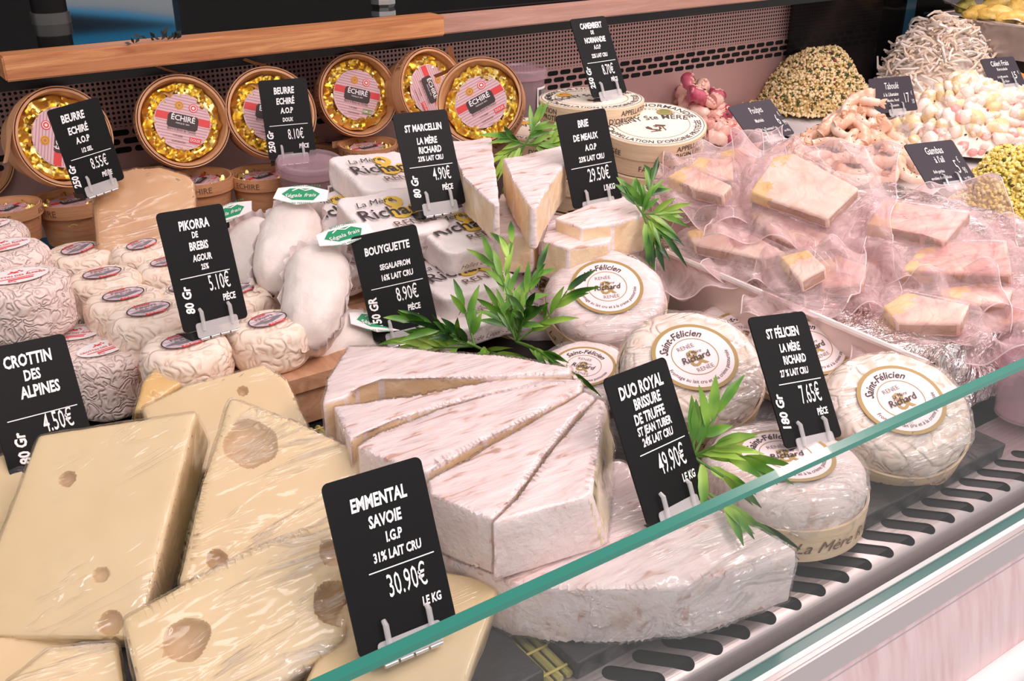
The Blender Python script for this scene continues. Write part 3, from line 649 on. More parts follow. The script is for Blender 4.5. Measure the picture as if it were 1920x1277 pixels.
def put_basket(kind, label, M, sc=1.0):
    M = M @ Matrix.Scale(sc, 4)
    if kind in bk_used: return copy_tree(bk[kind], M, label)
    bk_used.add(kind); bk[kind].matrix_world = M; bk[kind]['label'] = label; return bk[kind]
def bask(kind, label, px, py, wpx, gam, dx, dy, spin, D=None, dia=.095):
    D = D or FPX*dia/wpx; p, n = facing(px, py, D, gam, dx, dy); put_basket(kind, label, mat4(p, basis(n, RT, spin)), wpx*D/FPX/.095)
bask('doux', 'butter basket cut off by the left picture edge, only its right rim seen', -62, 290, 172, 24, 1, .3, 0)
bask('demi', 'tilted butter basket behind the price card 8,55', 122, 256, 182, 24, .9, .2, 85)
bask('doux', 'tilted butter basket with gold foil, label in full view, between the two butter price cards', 345, 227, 168, 14, .6, .3, -9, 1.05)
bask('doux', 'tilted butter basket mostly hidden behind the price card 8,10', 510, 210, 166, 18, .4, .3, -6, 1.09)
bask('demi', 'tilted butter basket with olive demi-sel tag right of the price card 8,10', 673, 177, 150, 20, .9, .2, -10, 1.17)
bask('doux', 'butter basket turned sideways, overlapped by the rightmost butter basket', 812, 166, 148, 38, 1, .2, -62, 1.19)
bask('doux', 'rightmost butter basket, tipped with its label slanting up to the right', 899, 188, 162, 20, -.5, .6, 26, 1.10)
def ubask(kind, label, px, py, wpx, z, spin):
    p = atz(px, py, z); D = (p-CAM).dot(FW); put_basket(kind, label, mat4(p, rotz(spin)), wpx*D/FPX/.095)
ubask('doux', 'upright butter basket at the left edge beside the wrinkled goat cheeses', 16, 383, 112, .088, 40)
ubask('demi', 'upright butter basket left of the hard cheese piece', 135, 368, 136, .080, 10)
ubask('doux', 'upright butter basket right behind the hard cheese piece with burnt lettering on its rim', 372, 330, 124, .085, 50)
ubask('doux', 'upright butter basket left of the jam tub', 492, 322, 120, .082, 20)
ubask('demi', 'upright butter basket behind the topmost white paper pack', 690, 268, 110, .090, 10)
ubask('doux', 'shadowed upright butter basket behind the jam tub', 628, 258, 110, .072, 0)
ubask('demi', 'shadowed upright butter basket below the card 8,55', 255, 300, 120, .070, 0)

# ------------------------------------------------------------------ plastic tubs
def tub(label, px, py, wpx, z, h, tilt=0):
    p = atz(px, py, z); D = (p-CAM).dot(FW); R = wpx*D/FPX/2
    t = thing('jam_tub', label, 'tub', mat4(p, Matrix.Rotation(math.radians(tilt), 3, 'X')), 'jam tubs')
    MB().lathe([(.0001, -h), (R*.78, -h), (R*.88, -.012), (R*.87, -.012), (.0001, -.013)], JAM, 40).build('filling', t)
    MB().lathe([(R*.80, -h-.0004), (R*.93, -.006), (R*.915, -.006), (R*.79, -h)], LIDP, 40).build('cup', t); cup = list(t.children)[-1]
    MB().lathe([(.0001, -.001), (R*.80, -.001), (R*.84, .0015), (R*.97, .0015), (R, 0), (R, -.010), (R*.95, -.0105), (R*.95, -.003), (R*.80, -.003), (.0001, -.003)], LIDP, 48).build('lid', t)
    mb = MB(); f = around(R*.925, -62, -h*.92)
    q = [(x, y) for x in np.linspace(-.011, .011, 7) for y in (0, h*.62)]
    mb.add([f(x, y) for x, y in q], [(2*i, 2*i+2, 2*i+3, 2*i+1) for i in range(6)], WPAPER); f2 = around(R*.933, -62, -h*.92)
    x = -.009
    while x < .009:
        w2 = random.choice((.0003, .0006, .0009)); mb.add([f2(a, b) for a, b in ((x, h*.32), (x+w2, h*.32), (x+w2, h*.58), (x, h*.58))], [(0, 1, 2, 3)], INK); x += w2+random.choice((.0004, .0008))
    mb.build('barcode_label', cup, False)
tub('dark red jam tub with clear lid in front of the card 8,10', 580, 302, 126, .105, .055, 6)
tub('dark red jam tub with clear lid behind the rightmost butter basket', 976, 128, 100, .150, .065)

# ------------------------------------------------------------------ hard cheese piece
def slabthing(name, label, cat, pts, ext, mats, part='cheese', group=None, film=None, ang=35, dentmat=None, **kw):
    c = sum(pts, Vector())/len(pts)+ext; t = thing(name, label, cat, Matrix.Translation(c), group)
    seed = kw.pop('seed', random.random()*20); dents = kw.get('dents', ())
    b = bm_obj(slab(pts, ext, mats, seed=seed, **kw), part, mats, t, ang, dents, dentmat)
    if film:
        kf = dict(kw); kf['dents'] = [(p, r, d*.25) for p, r, d in dents]; kf['fine'] = False
        fb = slab(pts, ext, mats, seed=seed, **kf); fb.normal_update()
        mv = [v.co+v.normal*(.0011+abs(noise.noise(Vector((v.co.x*30, v.co.y*110, v.co.z*60))+Vector((seed, 0, 0))))*.0009) for v in fb.verts]
        for v, q in zip(fb.verts, mv): v.co = q
        for f in fb.faces: f.material_index = 0
        bm_obj(fb, 'plastic_film', [film], t, 180)
    return t
def facepts(poly, px, py, D, gam, dx, dy):
    p, n = facing(px, py, D, gam, dx, dy); return [onplane(x, y, p, n) for x, y in poly], n
pts, n = facepts([(172, 350), (184, 326), (255, 314), (300, 311), (352, 326), (366, 342), (374, 470), (182, 475)], 270, 390, .93, 22, .0, 1)
slabthing('hard_cheese_piece', 'golden hard cheese wedge under cling film left behind the card 5,10', 'cheese', pts, -n*.05, [TOMME, TOMME], film=FILM, bevel=.006)

# ------------------------------------------------------------------ round wooden boxes of soft cheese
def roundbox(label, M, R=.057, H=.035, spin=0, text=True):
    t = thing('round_cheese_box', label, 'cheese box', M @ Matrix.Rotation(math.radians(spin), 4, 'Z'), 'round wooden cheese boxes')
    mb = MB(); mb.lathe([(.0001, -H), (R-.0016, -H), (R-.0016, -.014)], VEN, 64)
    if text: mb.text('FABRIQUÉ EN NORMANDIE', around(R-.0012, -75, -H+.006), INK, h=.006, xs=.9)
    mb.build('box_body', t)
    mb = MB(); mb.lathe([(R-.0018, -.0175), (R, -.0175), (R, -.0006), (R-.0008, 0), (.0001, 0)], VEN, 64)
    mb.disc(0, R-.0016, .0002, plain('cream_lid_paper', (.90, .80, .68), .5) if 'cream_lid_paper' not in MATS else MATS['cream_lid_paper'], 64)
    z = .0005
    mb.disc(R*.945, R*.955, z, INK, 64); mb.disc(R*.69, R*.70, z, GOLDP, 64)
    mb.text('CAMEMBERT DE NORMANDIE', arc(R*.76, 97, z), INK, h=R*.14, bold=.008, xs=.98)
    mb.text("APPELLATION D'ORIGINE PROTÉGÉE", arc(R*.90, -88, z, True), INK, h=R*.115, bold=.008, xs=.98)
    af = arc(R*1.5, 90, z); mb.text('ISIGNY Ste MÈRE', lambda x, y: (af(x, y)[0], af(x, y)[1]-R*1.37, z), INK, h=R*.20, bold=.004, xs=.72)
    mb.text('AU LAIT CRU MOULÉ A LA LOUCHE', arc(R*.60, 90, z), BINK, h=R*.06)
    for cx, a, b in ((-.38, ORNG, MUST), (.40, OLV, GOLDP)):
        mb.disc(0, R*.15, z, a, 24, cx=cx*R, cy=.40*R); mb.disc(R*.10, R*.15, z+.0002, b, 24, cx=cx*R, cy=.40*R)
    for k in range(16):   # small engraved crest
        a = random.uniform(0, 6.28); q = random.uniform(.05, .26)*R; mb.tube([(q*math.cos(a), -.24*R+q*math.sin(a)*.7, z), (q*.5*math.cos(a+1), -.24*R+q*.6*math.sin(a+1), z+.0001)], .0005, BINK, 4)
    if text:
        for a in (-60, 60, 180): mb.text("APPELLATION", around(R+.0004, a, -.0085), INK, h=.0055, bold=.006); mb.text("D'ORIGINE PROTÉGÉE", around(R+.0004, a, -.0158), INK, h=.0055, bold=.006)
    mb.build('lid', t)
    return t
pc = atz(1109, 183, .156)
rb = roundbox('round wooden camembert box carrying the card 8,70, topmost of the rear stack', Matrix.Translation(pc), .0565, .036, -12)
for k, lb in enumerate(('second', 'third', 'bottom')): copy_tree(rb, Matrix.Translation(pc-Vector((0, 0, .0385*(k+1)))) @ Matrix.Rotation(.5+k, 4, 'Z'), lb+' round wooden box of the rear stack under the card 8,70')
pi_, ni = facing(1222, 230, 1.05, 67, .08, 1)
Mi = mat4(pi_, basis(ni, RT, 14))
copy_tree(rb, Mi, 'round wooden camembert box with crest lid, topmost of the front stack')
for k, lb in enumerate(('second', 'third')): copy_tree(rb, Mi @ Matrix.Translation((.002*k, .0, -.0375*(k+1))) @ Matrix.Rotation(.9*k+.3, 4, 'Z'), lb+' round wooden box of the front stack under the crest lid')
copy_tree(rb, Matrix.Translation(atz(1010, 240, .105)) @ rotz(-40).to_4x4(), 'round wooden box behind the upright brie wedges and the leaves')
copy_tree(rb, Matrix.Translation(atz(1305, 352, .088)) @ rotz(20).to_4x4(), 'round wooden box half hidden under the upper vacuum packs')
copy_tree(rb, Matrix.Translation(atz(1305, 352, .088)-Vector((0, 0, .040))) @ rotz(60).to_4x4(), 'round wooden box lowest beside the leaves under the vacuum packs')

# ------------------------------------------------------------------ wrinkled goat and sheep cheeses
def sheep_label(mb, z, R):
    mb.disc(0, R, z, PURP, 40, 1, .72); mb.disc(R*.94, R, z+.0002, INK, 40, 1, .72)
    mb.add([(-R*.9, -.1*R, z+.0002), (0, -.38*R, z+.0002), (R*.9, -.1*R, z+.0002), (R*.55, .05*R, z+.0002), (0, -.12*R, z+.0002), (-R*.55, .02*R, z+.0002)], [(0, 1, 4, 5), (1, 2, 3, 4)], plain('landscape_grey', (.22, .2, .22), .6) if 'landscape_grey' not in MATS else MATS['landscape_grey'])
    mb.text('Agour', flat(-.1*R, .46*R, z+.0005), REDP, h=R*.24, bold=.03, shear=.15)
    mb.text('Pikorra', flat(0, .18*R, z+.0005), BINK, h=R*.24, bold=0); mb.text('de Brebis', flat(0, -.03*R, z+.0005), BINK, h=R*.16)
    mb.box((.1*R, -.60*R, z+.0002), (R*.9, R*.2, .0003), REDP); mb.text('PUR BREBIS', flat(.1*R, -.655*R, z+.0006), WPAPER, h=R*.11, bold=.01)
def goat_label(mb, z, R):
    mb.disc(0, R, z, WPAPER, 40, 1, .68)
    mb.text('CROTTIN DES ALPINES', flat(0, -.08*R, z+.0003), REDP, h=R*.15, bold=.012, mw=None) if False else mb.text('CROTTIN DES ALPINES', flat(0, -.08*R, z+.0003), REDP, h=R*.15, bold=.012, xs=.86)
    mb.box((-.1*R, -.22*R, z+.0001), (R*1.2, R*.05, .0002), REDP); mb.box((.05*R, -.36*R, z+.0001), (R*.8, R*.09, .0002), REDP)
    mb.text('80g', flat(-.25*R, -.56*R, z+.0003), REDP, h=R*.13)
    for a, b in ((-.1, .42), (.05, .38), (.15, .45), (-.02, .3), (.22, .36)): mb.disc(0, R*.05, z+.0002, REDP, 8, 1, 1, a*R, b*R)
    mb.tube([(-.25*R, .25*R, z+.0003), (-.05*R, .33*R, z+.0004), (.1*R, .27*R, z+.0003)], .0004, REDP, 4)
    mb.disc(R*.14, R*.16, z+.0002, REDP, 20, 1.4, .8, .55*R, .12*R)
def goatcheese(kind, label, px, py, wpx, z, h, spin, seed, group):
    p = atz(px, py, z); D = (p-CAM).dot(FW); R = wpx*D/FPX/2
    t = thing('round_sheep_cheese' if kind == 's' else 'round_goat_cheese', label, 'cheese', mat4(p, rotz(spin)), group)
    mb = rough_lathe(round_prof(R, h, min(.010, h*.32), 6, -h, 6), 72, .0016, 90, seed, WORM2 if kind == 's' else WORM1); mb.build('cheese', t, True, 80)
    mb = MB(); (sheep_label if kind == 's' else goat_label)(mb, .0016, R*(.52 if kind == 's' else .62)); mb.build('label', t, False)
    return t
G1, G2 = 'wrinkled sheep cheeses with oval labels', 'wrinkled goat cheeses with white oval labels'
for i, a in enumerate((('wrinkled sheep cheese at the back, beneath the hard cheese piece, left one', 146, 468, 132, .072, 35), ('wrinkled sheep cheese at the back, just left of the card 5,10', 266, 460, 122, .074, 30),
        ('small part of a wrinkled sheep cheese peeking left of the card 5,10, second row', 312, 492, 118, .071, 12), ('wrinkled sheep cheese third from the front in the left row', 192, 514, 138, .072, 6),
        ('wrinkled sheep cheese second from the front in the left row', 232, 554, 150, .072, 6), ('wrinkled sheep cheese just left of the foot of the card 5,10', 279, 582, 158, .073, 6),
        ('wrinkled sheep cheese that the card 5,10 stands on', 345, 641, 166, .075, 8), ('large wrinkled sheep cheese right of the foot of the card 5,10', 502, 602, 152, .075, 16),
        ('wrinkled sheep cheese half hidden behind the right edge of the card 5,10', 446, 545, 124, .072, 20), ('wrinkled sheep cheese hidden behind the card 5,10 but for its left side', 345, 540, 110, .070, 0))):
    goatcheese('s', a[0], a[1], a[2], a[3], a[4], .034, a[5], i*3+1, G1)
for i, a in enumerate((('tall wrinkled goat cheese on top of the pile at the left edge', 33, 520, 178, .100, .045, 0), ('goat cheese behind the tall one at the left edge', 10, 462, 148, .105, .040, 10),
        ('rearmost goat cheese, its label touching the left upright butter basket', -22, 424, 130, .100, .04, 14), ('wrinkled goat cheese right of the black card at the left edge', 192, 655, 150, .052, .050, 10),
        ('goat cheese whose label shows directly above the black card at the left edge', 140, 628, 142, .050, .045, -22), ('goat cheese under the tall one, its label edge showing at right', 84, 574, 150, .052, .046, 60), ('goat cheese hidden behind the black card at the left edge', -10, 640, 150, .048, .044, 5))):
    goatcheese('g', a[0], a[1], a[2], a[3], a[4], a[5], a[6], 60+i*5, G2)

# ------------------------------------------------------------------ yellow cheese wedges with holes
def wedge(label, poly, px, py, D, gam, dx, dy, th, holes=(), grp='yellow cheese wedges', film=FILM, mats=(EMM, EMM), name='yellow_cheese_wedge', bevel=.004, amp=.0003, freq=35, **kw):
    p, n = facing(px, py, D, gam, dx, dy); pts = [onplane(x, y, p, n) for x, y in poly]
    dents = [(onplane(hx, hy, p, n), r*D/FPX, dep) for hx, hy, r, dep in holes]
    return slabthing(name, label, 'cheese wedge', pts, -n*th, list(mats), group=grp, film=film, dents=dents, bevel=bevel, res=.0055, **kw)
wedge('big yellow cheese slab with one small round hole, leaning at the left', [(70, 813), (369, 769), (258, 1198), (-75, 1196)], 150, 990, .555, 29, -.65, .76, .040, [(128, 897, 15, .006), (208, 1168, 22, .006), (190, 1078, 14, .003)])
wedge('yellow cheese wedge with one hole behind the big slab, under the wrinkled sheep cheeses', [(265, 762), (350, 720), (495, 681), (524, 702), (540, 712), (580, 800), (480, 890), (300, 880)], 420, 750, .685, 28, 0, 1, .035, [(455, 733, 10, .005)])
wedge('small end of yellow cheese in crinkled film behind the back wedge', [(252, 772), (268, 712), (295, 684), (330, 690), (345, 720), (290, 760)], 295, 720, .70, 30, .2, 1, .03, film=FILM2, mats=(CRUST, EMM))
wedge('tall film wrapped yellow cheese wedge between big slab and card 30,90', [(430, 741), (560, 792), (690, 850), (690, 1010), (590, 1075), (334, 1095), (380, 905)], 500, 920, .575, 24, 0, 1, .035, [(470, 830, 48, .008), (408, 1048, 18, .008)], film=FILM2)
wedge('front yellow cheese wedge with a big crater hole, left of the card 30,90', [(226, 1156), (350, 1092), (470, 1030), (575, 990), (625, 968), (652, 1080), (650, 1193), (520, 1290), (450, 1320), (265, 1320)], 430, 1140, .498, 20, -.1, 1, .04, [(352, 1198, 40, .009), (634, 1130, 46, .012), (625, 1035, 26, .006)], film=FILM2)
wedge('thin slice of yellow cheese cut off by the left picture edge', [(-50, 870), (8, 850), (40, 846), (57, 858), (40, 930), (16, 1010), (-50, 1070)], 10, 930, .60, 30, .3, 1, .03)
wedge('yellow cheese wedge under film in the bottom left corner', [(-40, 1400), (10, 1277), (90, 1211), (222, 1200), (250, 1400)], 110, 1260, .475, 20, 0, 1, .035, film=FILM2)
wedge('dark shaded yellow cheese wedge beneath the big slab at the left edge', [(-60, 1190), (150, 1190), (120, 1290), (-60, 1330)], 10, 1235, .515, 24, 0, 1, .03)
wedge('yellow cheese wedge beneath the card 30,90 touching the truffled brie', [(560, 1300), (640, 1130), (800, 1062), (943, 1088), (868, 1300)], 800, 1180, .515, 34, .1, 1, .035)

# ------------------------------------------------------------------ truffled brie: wheel and the wedges on it
def zpts(poly, z): return [atz(x, y, z) for x, y in poly]
ZT = .048
slabthing('truffled_brie', 'part wheel of truffled brie in cling film carrying wedges and card 49,90', 'cheese wheel',
    zpts([(915, 1072), (960, 1092), (1030, 1100), (1100, 1104), (1212, 1102), (1285, 1096), (1358, 1077), (1499, 1031), (1405, 975), (1310, 935), (1170, 862), (1000, 850), (800, 880), (720, 960), (800, 1030)], ZT), Vector((0, 0, -.0365)), [RINDS, RIND], film=FILM2, bevel=.004, res=.006, amp=.001, freq=45)
ZW = .0855
def bw(label, poly, smap, z=ZW, th=.037, amp=.0008, film=FILM, mats=(RINDS, RIND, PASTE, TRUFFLE), name='truffled_brie_wedge', grp='truffled brie wedges', **kw):
    return slabthing(name, label, 'cheese wedge', zpts(poly, z), Vector((0, 0, -th)), list(mats), group=grp, film=film, bevel=kw.pop('bevel', .0022), res=.005, amp=amp, freq=50, sidemap=smap, **kw)
bw('rearmost of the five fanned truffled brie wedges, nearest the bamboo leaves', [(652, 648), (720, 648), (950, 668), (1074, 688), (1068, 699), (920, 705), (714, 707), (668, 724), (650, 741), (604, 755), (615, 712)], [2]*4+[2, 2, 2, 2, 2, 1, 1], ZW+.003, .039)
bw('second truffled brie wedge from the back of the fan', [(626, 762), (760, 744), (980, 702), (1090, 712), (1090, 716), (972, 728), (868, 748), (766, 776), (684, 806), (656, 826)], [2]*9+[1], ZW, .037)
bw('middle one of the five fanned truffled brie wedges', [(668, 836), (705, 815), (818, 766), (1020, 712), (1094, 716), (1090, 732), (1024, 765), (910, 822), (798, 884), (700, 850)], [2]*8+[1, 1], ZW)
bw('fourth truffled brie wedge, its rind side showing right of the card 30,90', [(802, 900), (1095, 733), (1116, 742), (1070, 790), (1012, 862), (966, 928), (924, 972), (890, 960), (808, 926)], [2]*6+[1, 1, 1], ZW, .036)
bw('front truffled brie wedge with the speckled cut face toward the card 49,90', [(923, 978), (974, 930), (1022, 862), (1082, 790), (1120, 745), (1132, 752), (1122, 830), (1108, 925), (1096, 932)], [2, 2, 2, 2, 3, 3, 3, 3, 1], ZW+.002, .0385, lean={3: (.004, 0, 0), 4: (.014, .003, 0), 5: (.014, .003, 0), 6: (.014, .002, 0), 7: (.014, 0, 0), 8: (.011, 0, 0)})

# ------------------------------------------------------------------ boxed soft round cheeses with gold ringed labels
def gold_label(mb, z, R):
    mb.disc(R*.90, R, z, GOLDP, 56); mb.disc(0, R*.905, z+.0001, PINKP, 56); mb.disc(R*.53, R*.55, z+.0003, GOLDP, 48)
    mb.text('Saint-Félicien', arc(R*.62, 100, z+.0004), INK, h=R*.20, bold=.015, shear=.3, xs=.82)
    mb.text('Fromage au lait cru et à la crème pasteurisée', arc(R*.80, -90, z+.0004, True), INK, h=R*.105, xs=.86, shear=.1)
    mb.text('RENÉE', flat(-.06*R, .26*R, z+.0004), plain('grey_print', (.22, .18, .18), .6) if 'grey_print' not in MATS else MATS['grey_print'], h=R*.12, bold=-.005, xs=.95)
    mb.text('&', flat(0, -.27*R, z+.0004), GOLDP, h=R*.50, bold=.01)
    mb.text('La Mère', flat(.02*R, .06*R, z+.0007), INK, h=R*.10, shear=.4, xs=.9)
    mb.text('Richard', flat(.0*R, -.13*R, z+.0008), INK, h=R*.19, bold=.012, shear=.25, xs=.92)
    mb.text('RENÉE', flat(.04*R, -.44*R, z+.0004), MATS['grey_print'], h=R*.12, bold=-.005, xs=.95)
def felicien(label, M, R=.049, H=.038, spin=0, seed=1, dome=.004, band=True, mat=None, filmm=True, btext=-78):
    t = thing('boxed_soft_cheese', label, 'cheese', M @ Matrix.Rotation(math.radians(spin), 4, 'Z'), 'boxed soft round cheeses with gold ringed labels')
    pr = round_prof(R, H, .012, 7, -H, 4); pr = [(r, z if z < -.001 else z) for r, z in pr]
    k = [i for i, (r, z) in enumerate(pr) if z > -.0005]
    mb = rough_lathe(pr, 80, .0022, 55, seed, mat or WORMF); mb.build('cheese', t, True, 80)
    if filmm:
        mb = rough_lathe([(r*1.012+.0008 if r > .002 else r, z*1.0+(.0016 if z > -.02 else 0)) for r, z in pr], 96, .0030, 75, seed+.3, FILM2); mb.build('plastic_film', t, True, 60)
    if band:
        hb = .021; mb = MB(); Rb = R*1.035; mb.lathe([(.0001, -H-.001), (Rb, -H-.001), (Rb+.0005, -H+hb), (Rb-.0012, -H+hb), (Rb-.0016, -H), (.0001, -H)], VEN, 72)
        for a in (btext, btext+110, btext+235): mb.text('La Mère Richard', around(Rb+.0009, a-spin, -H+.0055), BINK, h=.0078, shear=.4, xs=1.15)
        mb.build('veneer_band', t)
    mb = MB(); gold_label(mb, .0024, R*.60); mb.build('label', t, False)
    return t
def fel(label, px, py, wpx, gam, dx, dy, spin, seed, D=None, R=.049, **kw):
    D = D or FPX*R*2/wpx; p, n = facing(px, py, D, gam, dx, dy); return felicien(label, mat4(p, basis(n, RT)), R=wpx*D/FPX/2, spin=spin, seed=seed, **kw)
p1 = atz(1473, 858, .051); felicien('flat boxed soft cheese at the front that the card 7,65 stands on', mat4(p1, rotz(-22)), .0505, .039, 0, 3, btext=-62, mat=RIND)
fel('boxed soft cheese propped up at the right by the glass, wrinkled beige rind', 1688, 752, 272, 42, .42, .9, 24, 11, .69, btext=-84)
fel('boxed soft cheese in shiny film between the cards 49,90 and 7,65', 1302, 672, 272, 42, .25, .95, 26, 17, .71)
fel('boxed soft cheese with fully readable label behind the bamboo leaves', 1138, 540, 226, 42, .12, 1, 9, 23, .86, btext=-110, mat=RINDS)
fel('boxed soft cheese standing half hidden by the bamboo leaves and the next cheese', 1018, 535, 226, 40, .5, .8, 12, 29, .93, btext=-150, mat=RINDS)
fel('soft round cheese behind the readable one, next to the vacuum packs', 1258, 520, 176, 54, .1, 1, 0, 31, 1.0, band=False, mat=RINDS)
fel('boxed soft cheese hidden behind the top of the card 7,65', 1400, 632, 232, 50, .2, 1, 0, 37, .86, mat=RIND)
fel('boxed soft cheese leaning behind the card 7,65, label showing at its right', 1522, 652, 226, 44, .4, .9, 28, 41, .79, mat=RIND)
fel('lowest soft round cheese, a sliver of its label showing right of the brie tips', 1095, 690, 200, 52, 0, 1, -20, 43, .80, mat=RIND, band=False)

# ------------------------------------------------------------------ white paper wrapped small cheeses
def pack(label, px, py, z, yaw, tx, ty, W=.082, Dp=.074, H=.027):
    p = atz(px, py, z); Mr = rotz(yaw) @ Matrix.Rotation(math.radians(tx), 3, 'X') @ Matrix.Rotation(math.radians(ty), 3, 'Y')
    M = mat4(p, Mr); t = thing('paper_wrapped_cheese', label, 'cheese', M, 'white paper wrapped cheeses')
    q = [(-W/2, -Dp*.42), (-W*.42, -Dp/2), (W*.42, -Dp/2), (W/2, -Dp*.42), (W*.5, Dp*.42), (W*.42, Dp/2), (-W*.42, Dp/2), (-W/2, Dp*.42)]
    up = (Mr @ Vector((0, 0, 1)))
    bm_obj(slab([M @ Vector((x, y, 0)) for x, y in q], -up*H, [PAPER, PAPER], bevel=.008, res=.006, amp=.0016, freq=55, seed=px*.01, botscale=.94), 'paper_wrapper', [PAPER, PAPER], t, 60)
    mb = MB(); z1 = .0017
    mb.text('&', flat(W*.13, -Dp*.16, z1, 0), MUST, h=Dp*.52, bold=.01)
    mb.text('La Mère', flat(-W*.12, Dp*.19, z1+.0003, 4), INK, h=Dp*.115, shear=.4, xs=1.0)
    mb.text('Richard', flat(-W*.0, -Dp*.10, z1+.0004, 0), INK, h=Dp*.22, bold=.012, xs=1.0, space=1.02, shear=.05)
    mb.text('RENÉE', flat(W*.12, -Dp*.33, z1+.0003), BINK, h=Dp*.12, xs=1.2)
    mb.build('lettering', t, False)
    mb = MB(); mb.text('Halles de Lyon - Sis', lambda x, y: (x, -Dp/2-.0019, -H*.62+y), BINK, h=.0048, shear=.4, xs=1.1); mb.build('side_lettering', t, False)
    return t
pack('topmost white paper pack at the rear left of the card 4,90', 718, 318, .122, 4, 14, 6)
pack('white paper pack left of the card 4,90, under the topmost one', 738, 398, .105, 2, 16, 2)
pack('white paper pack in front of the card 4,90, whole lettering in view', 872, 425, .090, 2, 10, 0)
pack('white paper pack beside the oval loaf cheeses, second row left', 640, 395, .095, 8, 14, 0)
pack('white paper pack behind the top of the card 8,90', 645, 470, .062, 6, 14, 0, H=.026)
pack('plain sided white paper pack sandwiched second in the stack before the card 4,90', 862, 510, .060, 4, 6, 0)
pack('lowest white paper pack behind the card 8,90, above the bamboo leaves', 868, 565, .0385, 0, 10, 0, H=.024)
pack('white paper pack buried under the ones left of the card 4,90', 740, 450, .07, 0, 6, 0)

# ------------------------------------------------------------------ white oval loaf cheeses in paper cups
def loaf(label, px, py, D, gam, dx, dy, spin, L=.098, W=.060, H=.040, seed=1, lab=(0, .036, 20)):
    p, n = facing(px, py, D, gam, dx, dy); M = mat4(p, basis(n, RT, spin)); t = thing('oval_goat_cheese', label, 'cheese', M, 'white oval loaf cheeses')
    mb = MB(); ns, nr = 30, 36; vs = []; o = Vector((seed*4, seed, 2))
    def half(u): return (max(0, 1-abs(u)**3.2))**.5*(.74+.30*(u+1)/2)*W/2*1.12
    for i in range(ns):
        u = -1+2*i/(ns-1); hw = max(half(u), .0006); hh = H*(max(0, 1-abs(u)**4))**.5+.0005
        for j in range(nr):
            a = 2*PI*j/nr; ca, sa = math.cos(a), math.sin(a); ex = .58
            x = hw*math.copysign(abs(ca)**ex, ca); zz = hh/2*math.copysign(abs(sa)**.8, sa)
            if zz > 0: x *= 1-.22*(zz/(hh/2+1e-6))
            q = Vector((x, u*L/2, zz-H/2)); k = noise.noise(q*45+o)*.0022+noise.noise(q*150+o)*.0009
            if u < -.6: k += noise.noise(q*130+o)*.0016
            vs.append(q+Vector((ca, 0, sa))*k)
    mb.add(vs, [(i*nr+j, i*nr+(j+1) % nr, (i+1)*nr+(j+1) % nr, (i+1)*nr+j) for i in range(ns-1) for j in range(nr)]+[tuple(range(nr-1, -1, -1)), tuple((ns-1)*nr+j for j in range(nr))], FRESH); mb.build('cheese', t, True, 80)
    mb = MB(); nr = 90; vs = []
    for k, (s, z) in enumerate(((.5, -H-.001), (.92, -H-.0008), (1.06, -H*.72), (1.15, -H*.48), (1.2, -H*.36))):
        for j in range(nr):
            a = 2*PI*j/nr; wv = .0022*math.sin(a*22)*(k/4)**2
            u = math.sin(a); hw = W/2*(.85+.15*u)
            vs.append(((hw*s+wv)*math.copysign(abs(math.cos(a))**.8, math.cos(a)), (L/2*s+wv)*math.copysign(abs(u)**.8, u), z+.004*noise.noise(Vector((a*2, k, seed)))*(k/4)))
    mb.add(vs, [(k*nr+j, k*nr+(j+1) % nr, (k+1)*nr+(j+1) % nr, (k+1)*nr+j) for k in range(4) for j in range(nr)]+[tuple(range(nr-1, -1, -1))], PAPER); mb.build('paper_cup', t, True, 80)
    lx, ly, lr = lab
    Ml = Matrix.Translation((lx, ly, .0035)) @ Matrix.Rotation(math.radians(lr), 4, 'Z') @ Matrix.Rotation(math.radians(-12), 4, 'X')
    mb = MB(); a, b = .0225, .0135
    plate(mb, [(a, b*.6), (a*.1, b*1.15), (-a*.9, b*.7), (-a, -b*.5), (-a*.1, -b*1.1), (a, -b*.6)], -.0003, .0003, WPAPER)
    mb.add([(x*a, y*b, .0005) for x, y in ((.70, .15), (.35, .72), (-.45, .68), (-.72, .0), (-.3, -.62), (.5, -.6))], [tuple(range(6))], GRNP)
    mb.text('Ségala frais', flat(0, -.004, .0008, 6), WPAPER, h=.0055, shear=.35, xs=.8, bold=.01)
    mb.tube([(-.008, .005, .0008), (-.003, .009, .0008), (.003, .006, .0008), (.009, .009, .0008)], .0006, WPAPER, 4)
    mb.text('BOUYGUETTE', flat(.004, .0125, .0006, 4), GRNP, h=.003, xs=.9); mb.text('CHEVRE FERMIER', flat(-.002, -.0145, .0006, 4), GRNP, h=.0025, xs=.9)
    mb.v = [tuple(Ml @ Vector(v)) for v in mb.v]; mb.build('paper_label', t, False)
    return t
loaf('topmost white oval loaf cheese, its green label lying flat on top', 532, 432, .84, 44, -.15, 1, -8, .098, .050, seed=1, lab=(.004, .040, 10))
loaf('white oval loaf cheese in front of the topmost one, tip pointing to the viewer', 588, 522, .78, 44, -.1, 1, 2, .100, .052, seed=2, lab=(.020, .046, 24))
loaf('white oval loaf cheese lying left behind the card 5,10', 462, 465, .90, 46, -.6, 1, 14, .098, .050, seed=3, lab=(-.012, .046, 0))
loaf('lowest white oval loaf cheese left of the foot of the card 8,90', 636, 612, .80, 48, .4, 1, -48, .094, .050, seed=4, lab=(.008, .030, 64))
loaf('white oval loaf cheese hidden underneath, only its label corner seen by the sheep cheese', 545, 550, .87, 60, 0, 1, 20, .085, .055, seed=5, lab=(-.012, .018, -10))

